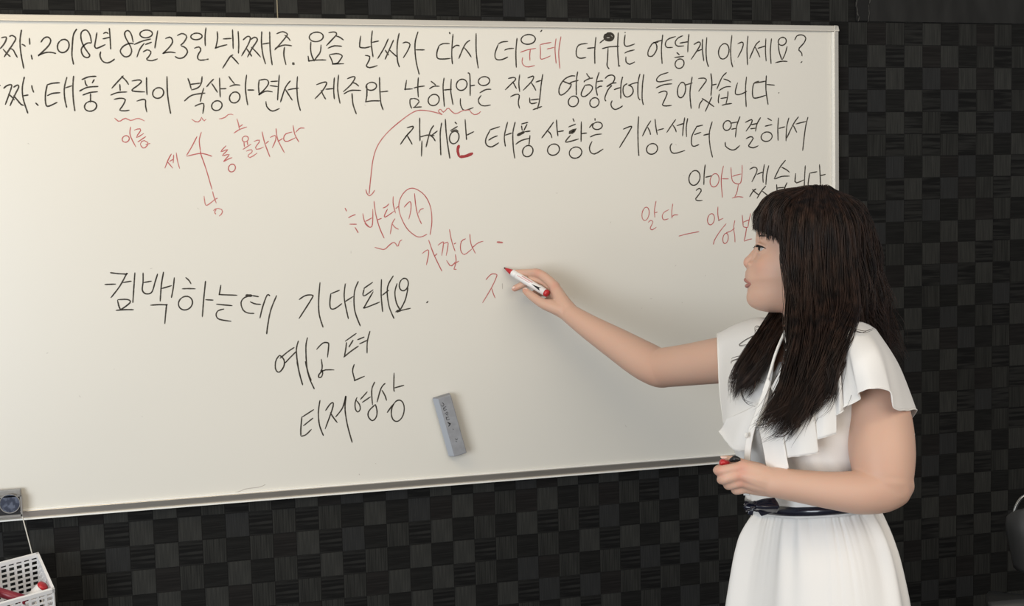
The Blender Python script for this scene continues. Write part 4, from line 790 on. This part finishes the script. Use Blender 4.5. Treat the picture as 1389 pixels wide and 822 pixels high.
# loose wisps
mb = MB()
for w in [[(1045, 440, 2.2), (1030, 452, 2.18), (1012, 462, 2.17), (1003, 470, 2.17), (1018, 469, 2.17)], [(1040, 448, 2.2), (1026, 446, 2.18), (1025, 456, 2.17)],
          [(1020, 480, 2.15), (1005, 484, 2.15), (992, 488, 2.14), (990, 491, 2.14)], [(1035, 500, 2.12), (1012, 516, 2.1), (1006, 530, 2.08), (1010, 545, 2.07), (1022, 550, 2.06)],
          [(1022, 510, 2.08), (1032, 517, 2.07), (1039, 521, 2.06)], [(1025, 515, 2.07), (1022, 530, 2.06), (1014, 540, 2.06)],
          [(1128, 495, 1.965), (1132, 515, 1.96), (1125, 538, 1.96), (1112, 544, 1.96)], [(1122, 500, 1.96), (1125, 520, 1.955), (1115, 540, 1.955)],
          [(1105, 540, 1.96), (1098, 560, 1.955), (1086, 570, 1.955), (1078, 571, 1.955)], [(1070, 560, 1.955), (1050, 573, 1.955), (1035, 579, 1.96), (1026, 578, 1.96)],
          [(1075, 570, 1.955), (1072, 584, 1.95), (1060, 592, 1.95), (1050, 590, 1.955)], [(1068, 550, 1.955), (1050, 560, 1.955), (1036, 565, 1.96)],
          [(1160, 440, 1.99), (1155, 455, 1.985), (1147, 480, 1.97), (1146, 495, 1.965)], [(1158, 448, 1.985), (1172, 452, 1.98), (1186, 447, 2.0)], [(1115, 254, 2.2), (1124, 251, 2.2), (1131, 257, 2.2)], [(1112, 255, 2.2), (1122, 252, 2.21), (1136, 261, 2.2)],
          [(1064, 334, 2.12), (1058, 345, 2.12), (1059, 362, 2.12)], [(1066, 340, 2.118), (1060, 356, 2.118), (1063, 380, 2.115), (1064, 410, 2.11)]]:
    for k in range(3):
        j = rng.normal(0, .0012, 3); P = [pd(*p)+j*(1+.5*i) for i, p in enumerate(w)]
        mb.add(tube(P, [.0005]*(len(P)-1)+[.0002], 4, seg=18))
obj('hair_wisps', mb.V, mb.F, M['hair'], hair, True)['kind'] = 'stuff'
# ------------------------------------------------------------------ dress
DR = M['dress']
n = 96
def dadd(s, th):
    a = .007+.004*max(0, (s-2)/4)+.0022*math.sin(9*th+s)*min(1, max(0, s-4)/4)+.0012*math.sin(23*th-s*2)*min(1, max(0, s-5)/3)
    if s > 7.6: a -= .003*(s-7.6)
    return a
rings = [torso_ring(s, dadd, n) for s in np.linspace(1.2, 9.05, 46)]
V, F = rings_mesh(rings, False, False)
zv = pd(1040, 520, BD)[2]; ztop = pd(1040, 452, BD)[2]
F2 = []
for f in F:
    c_ = np.mean([V[i] for i in f], axis=0); q_ = c_-bc(1098, proj(c_)[1])
    hz = (c_[2]-zv)/(ztop-zv)
    if hz > 0 and q_@Fd > 0 and abs(q_@Ld-.004) < .012+.055*hz: continue
    F2.append(f)
dress = obj('dress_bodice', V, F2, DR, person, True, recalc=True); sm = dress.modifiers.new('s', 'SOLIDIFY'); sm.thickness = .0012
# skirt with gathered folds
SK = [(686, 1105.5, .133, .106), (694, 1105.5, .139, .111), (712, 1106.5, .156, .122), (745, 1108, .177, .136), (785, 1109.5, .192, .148), (822, 1110, .203, .157), (880, 1110, .214, .168), (960, 1110, .225, .178), (1060, 1110, .236, .188)]
SA = cr(np.array([np.concatenate([bc(s[1], s[0]), [s[2], s[3]]]) for s in SK]), 60)
folds = [(rng.uniform(0, 2*math.pi), rng.uniform(.05, .13), rng.uniform(.5, 1.2)) for _ in range(20)]
folds2 = [(rng.uniform(0, 2*math.pi), rng.uniform(.012, .035), rng.uniform(-1, 1.3), rng.uniform(.12, .6), rng.uniform(-.15, .15)) for _ in range(46)]
n = 540; rings = []
for i, q_ in enumerate(SA):
    t = i/59; r = []
    for j in range(n):
        th = 2*math.pi*j/n
        a = .0011*math.sin(58*th+4*math.sin(th*5)+3*math.sin(th*2))*math.exp(-t*6)*(.4+.6*abs(math.sin(th*3+1)))+.0012*math.sin(31*th+2*math.sin(3*th))*math.exp(-t*4)*min(1, t*15)
        for ph, wd_, am, ln, sl in folds2:
            d_ = (th-ph-sl*t+math.pi) % (2*math.pi)-math.pi
            if abs(d_) < .2: a += am*.0030*math.exp(-(d_/(wd_*(1+t*1.5)))**2)*math.exp(-(t/ln)**2)
        for ph, wd_, am in folds:
            d_ = (th-ph-.10*math.sin(t*2+ph)+math.pi) % (2*math.pi)-math.pi
            w2 = wd_*(.6+1.4*t); a += am*.0085*min(1, t*3+.12)*(math.exp(-(d_/w2)**2)-w2*.28)
        ct, st_ = math.cos(th), math.sin(th)
        r.append(q_[:3]+Fd*(q_[4]+a)*ct+Ld*(q_[3]+a)*st_+EZ*TILT*q_[3]*st_*(1-.5*t))
    rings.append(r)
V, F = rings_mesh(rings, False, False)
sk = obj('skirt', V, F, DR, person, True); sm = sk.modifiers.new('s', 'SOLIDIFY'); sm.thickness = .0012
def cloth(name, cols, nu=60, nv=24, thick=.0012, parent=dress, hem=True, mt=None):
    rows = [[pd(*p) for p in c_] for c_ in cols]
    o = obj(name, *patch(rows, nu, nv, thick), mt or DR, parent, True)
    if hem:
        e = cr(np.array([r[-1] for r in rows]), nu*2)
        e += 0.0003*np.sin(np.arange(len(e))*.45)[:, None]*UP
        h_ = obj('hem', *tube(e, .0012, 6, cap=True), M['trim'], parent, True)
    return o
# near sleeve: flutter cap over the upper arm (columns front to back, each from shoulder seam to hem)
cloth('sleeve', [
 [(1139, 470, 2.0), (1141, 510, 1.975), (1144.5, 552, 1.965)],
 [(1144, 458, 2.0), (1154, 500, 1.955), (1166, 541.5, 1.948)],
 [(1150, 449, 2.005), (1157, 492, 1.945), (1164, 533, 1.938)],
 [(1158, 441, 2.02), (1172, 482, 1.94), (1183, 526.5, 1.925)],
 [(1166, 436.5, 2.05), (1190, 475, 1.95), (1207, 531, 1.935)],
 [(1176, 439, 2.08), (1201, 484, 1.97), (1212.5, 553, 1.945)],
 [(1184, 443.5, 2.10), (1212, 490, 2.0), (1228, 556.5, 1.975)],
 [(1189, 447.5, 2.13), (1219, 494, 2.06), (1243.5, 556, 2.03)],
 [(1189, 452, 2.17), (1217, 503, 2.12), (1234, 573, 2.08)],
 [(1184, 460, 2.19), (1206, 520, 2.14), (1240, 591, 2.11)],
 [(1175, 470, 2.20), (1196, 530, 2.17), (1222, 592, 2.15)]], 110, 22)
# narrow pleat strip between ruffle and sleeve
cloth('ruffle_pleat', [[(1132, 468, 2.0), (1131, 515, 1.975), (1133.5, 563, 1.972)], [(1137, 462, 2.0), (1138, 510, 1.965), (1139, 560.5, 1.962)], [(1142, 460, 2.0), (1141, 510, 1.968), (1144.5, 557, 1.966)]], 20, 16)
# near ruffle, cascading from the shoulder to the placket
tops = [(1134, 470, 1.998), (1122, 488, 1.99), (1108, 505, 1.985), (1095, 520, 1.985), (1082, 533, 1.988), (1066, 546, 1.995), (1052, 557, 2.005), (1036, 572, 2.025), (1030, 580, 2.04)]
hems = [(1134.3, 588, 1.968), (1116, 593.5, 1.966), (1096, 599.5, 1.985), (1109.8, 613, 1.970), (1085, 618, 1.972), (1061, 622, 1.998), (1069, 634, 1.985), (1056, 637, 1.995), (1040, 634, 2.01)]
cols = []
for a, b in zip(tops, hems):
    mid = tuple(.5*(a[k]+b[k]) for k in range(3)); cols.append([a, (mid[0], mid[1]-3, mid[2]-.006), b])
cloth('ruffle', cols, 120, 22)
# far ruffle and far sleeve
cloth('ruffle', [[(1032, 545, 2.075), (1022, 580, 2.075), (1016, 612, 2.08)], [(1015, 555, 2.095), (1003, 585, 2.10), (1000, 611, 2.095)], [(1000, 562, 2.12), (991, 585, 2.13), (990.5, 605, 2.115)], [(986, 568, 2.15), (980, 580, 2.165), (975.5, 585, 2.165)]], 50, 18)
cloth('sleeve', [
 [(1056, 470, 2.35), (1050, 440, 2.30), (1046, 433, 2.24), (1050, 448, 2.17), (1052, 474, 2.125), (1046, 520, 2.075), (1034, 578, 2.055)],
 [(1030, 474, 2.42), (1026, 440, 2.37), (1025, 432, 2.31), (1025, 448, 2.24), (1024, 478, 2.19), (1016, 528, 2.12), (1010, 580, 2.10)],
 [(1002, 482, 2.48), (1000, 448, 2.43), (999, 440, 2.37), (998, 454, 2.31), (996, 484, 2.265), (991, 530, 2.19), (992, 580, 2.135)],
 [(984, 488, 2.51), (983, 456, 2.46), (983, 448, 2.40), (982, 460, 2.35), (982, 486, 2.315), (981, 530, 2.24), (984, 577, 2.17)],
 [(974.5, 496, 2.53), (973.3, 460, 2.48), (973.3, 452.5, 2.42), (973.6, 463, 2.37), (974.5, 488, 2.335), (976.5, 530, 2.265), (982, 574, 2.19)]], 50, 60, hem=False)
e = cr(np.array([pd(*p) for p in [(974.5, 496, 2.53), (973.3, 460, 2.48), (973.3, 452.5, 2.42), (973.6, 463, 2.368), (974.5, 488, 2.333), (976.5, 530, 2.263), (982, 574, 2.188)]]), 50)
obj('hem', *tube(e, .0016, 6), M['trim'], dress, True)
# V neckline edges, placket and buttons
obj('neckline_edge', *tube([pd(1072, 440, 2.10), pd(1064, 452, 2.095), pd(1052, 480, 2.07), pd(1043, 510, 2.055), pd(1036, 530, 2.05)], .0028, 8, seg=24), M['trim'], dress, True)
cloth('collar_flap', [[(1064, 450, 2.09), (1062, 490, 2.05), (1046, 524, 2.04)], [(1082, 448, 2.07), (1076, 500, 2.03), (1050, 540, 2.03)], [(1100, 450, 2.05), (1095, 520, 2.005), (1040, 562, 2.025)]], 26, 22)
cloth('placket', [[(1041, 512, 2.052), (1025, 556, 2.046), (1013, 590, 2.048), (1009, 625, 2.058), (1008.5, 672, 2.075)], [(1045, 518, 2.046), (1032, 556, 2.036), (1021.5, 590, 2.038), (1017, 625, 2.048), (1016.5, 672, 2.066)]], 8, 40, .0022, hem=False, mt=M['trim'])
for (x, y, dd) in ((1012.8, 590.5, 2.040), (1012.3, 545, 2.05), (1012.5, 634, 2.052)):
    if y == 545: x, y = 1032, 546
    c_ = pd(x, y, dd-.004); obj('button', *ball(c_, (.0045, .0018, .0055), 14), M['button'], dress, True)
# belt with bow
rings = []
SB = SA.copy()
belt0 = torso_ring(8.70, .010, 96); belt1 = torso_ring(8.96, .010, 96); belto = torso_ring(8.70, .0145, 96); belt2 = torso_ring(8.96, .0150, 96)
V, F = rings_mesh([belt0, belto, belt2, belt1], False, False)
belt = obj('belt', V, F, M['navy'], person, True)
mb = MB()
kc = pd(1024, 685.5, 2.040)
def loop(c_, dx, dy, w, h, dz=.0, tw=0):
    P = []
    for a in np.linspace(0, 2*math.pi, 22, endpoint=False):
        P.append(c_+RI*(dx*(1-math.cos(a))/2)+UP*(dy*(1-math.cos(a))/2+h*math.sin(a)*(.4+.6*(1-math.cos(a))/2))-FW*(dz+.004*math.sin(a)))
    V = []; F = []
    for k, p in enumerate(P):
        V += [p-FW*w/2, p+FW*w/2, p+FW*w/2+UP*.0008, p-FW*w/2+UP*.0008]
    nn = len(P)
    for k in range(nn):
        k2 = (k+1) % nn
        for a in range(4): F.append((4*k+a, 4*k+(a+1) % 4, 4*k2+(a+1) % 4, 4*k2+a))
    return V, F
mb.add(loop(kc, .038, -.003, .016, .011)); mb.add(loop(kc, -.020, -.003, .016, .009))
mb.add(ball(kc, (.007, .009, .009), 12))
mb.add(patch([[kc-RI*.004, kc+RI*.006-UP*.012, kc+RI*.012-UP*.020], [kc+RI*.004-FW*.003, kc+RI*.022-UP*.010-FW*.003, kc+RI*.036-UP*.013]], 6, 8, .002))
mb.add(patch([[kc-RI*.006, kc-RI*.012-UP*.008, kc-RI*.013-UP*.017], [kc+RI*.003-FW*.003, kc-RI*.003-UP*.010-FW*.003, kc-RI*.004-UP*.019]], 6, 8, .002))
mb.add(patch([[kc+UP*.006+RI*.0, kc+UP*.011+RI*.016, kc+UP*.014+RI*.036], [kc-FW*.010, kc-FW*.013+RI*.018-UP*.001, kc-FW*.006+RI*.043-UP*.001], [kc-UP*.006+RI*.0, kc-UP*.010+RI*.016, kc-UP*.012+RI*.040]], 10, 12, .002))
mb.add(patch([[kc+UP*.007+RI*.0, kc+UP*.007-RI*.010, kc+UP*.009-RI*.018], [kc-FW*.010, kc-FW*.012-RI*.010-UP*.002, kc-FW*.006-RI*.021-UP*.002], [kc-UP*.006+RI*.0, kc-UP*.010-RI*.010, kc-UP*.012-RI*.017]], 10, 12, .002))
obj('bow', mb.V, mb.F, M['navy'], belt, True)
# shoes
for s in (-1, 1):
    an = np.array([foot[0], foot[1], .04])+Ld*s*.09
    obj('shoe', *tube([an-Fd*.065-EZ*.005, an+Fd*.0, an+Fd*.07-EZ*.008, an+Fd*.125-EZ*.012], [.034, .038, .042, .030], 18, seg=16, flat=(EZ, .82)), M['shoe'], person, True)
# ------------------------------------------------------------------ things in her hands
a = pd(683.8, 363.2, 2.8515); b = pd(743.5, 399, 2.772)
t, P, d, L = marker('marker_pen', a, b, .0092, 'red and white marker in her raised hand touching the whiteboard', M['white_pl'], M['red_pl'], M['red_pl'], capped=False)
t['label'] = 'uncapped red and white marker held in her raised right hand'
r = .0092
obj('collar', *tube([P(.035), P(.07), P(.20), P(.205)], [.0026, .0042, .0082, .0075], 20, cap=False), M['red_pl'], t, True)
obj('nib', *tube([P(0.0), P(.01), P(.045)], [.0012, .0022, .0024], 12, cap=False), M['nib'], t, True)
obj('barrel_shoulder', *tube([P(.19), P(.20), P(.305)], [.0078, .0090, .0092], 20, cap=False), M['white_pl'], t, True)
side = unit(-FW-d*((-FW)@d)); bi = np.cross(d, side)
def decal(name, pts, mt):
    V = []
    for s_, w_ in pts:
        an2 = w_/r; V.append(P(s_)+(side*math.cos(an2)+bi*math.sin(an2))*(r+.0003))
    V2 = [v-(side*.0002) for v in V]; n_ = len(V)
    F = [tuple(range(n_)), tuple(range(n_, 2*n_))[::-1]]+[(i, (i+1) % n_, n_+(i+1) % n_, n_+i) for i in range(n_)]
    obj(name, V+V2, F, mt, t)
sg = -1 if (bi@UP) > 0 else 1
decal('printed_arrow', [(.66, 0), (.86, -.0042), (.83, -.001), (.86, .0038), (.80, .003)], M['black_pl'])
decal('printed_band', [(.42, sg*-.0035), (.66, sg*-.0035), (.66, sg*-.0062), (.42, sg*-.0062)], M['pink'])
decal('printed_band', [(.34, .0005), (.62, .0005), (.62, -.001), (.34, -.001)], M['pink'])
# red cap and black cap in her lowered hand
c0 = pd(976.8, 626.5, 2.020); c1 = pd(987, 629.5, 2.024)
rc = obj('marker_cap', *tube([c0, c0+(c1-c0)*.05, c0+(c1-c0)*.2, c1], [.0035, .0052, .0060, .0070], 18, cap=False), M['red_pl'], None, True)
tag(rc, 'small red marker cap between thumb and finger of her lowered hand', 'cap')
c0 = pd(992.5, 624, 2.018); c1 = pd(1001.5, 623.2, 2.014)
kb = obj('black_cap', *tube([c0, c0*.5+c1*.5+UP*.0015, c1], [.0042, .0062, .0045], 14, seg=10), M['black_pl'], None, True)
tag(kb, 'small black cap poking out above her lowered fist', 'cap')
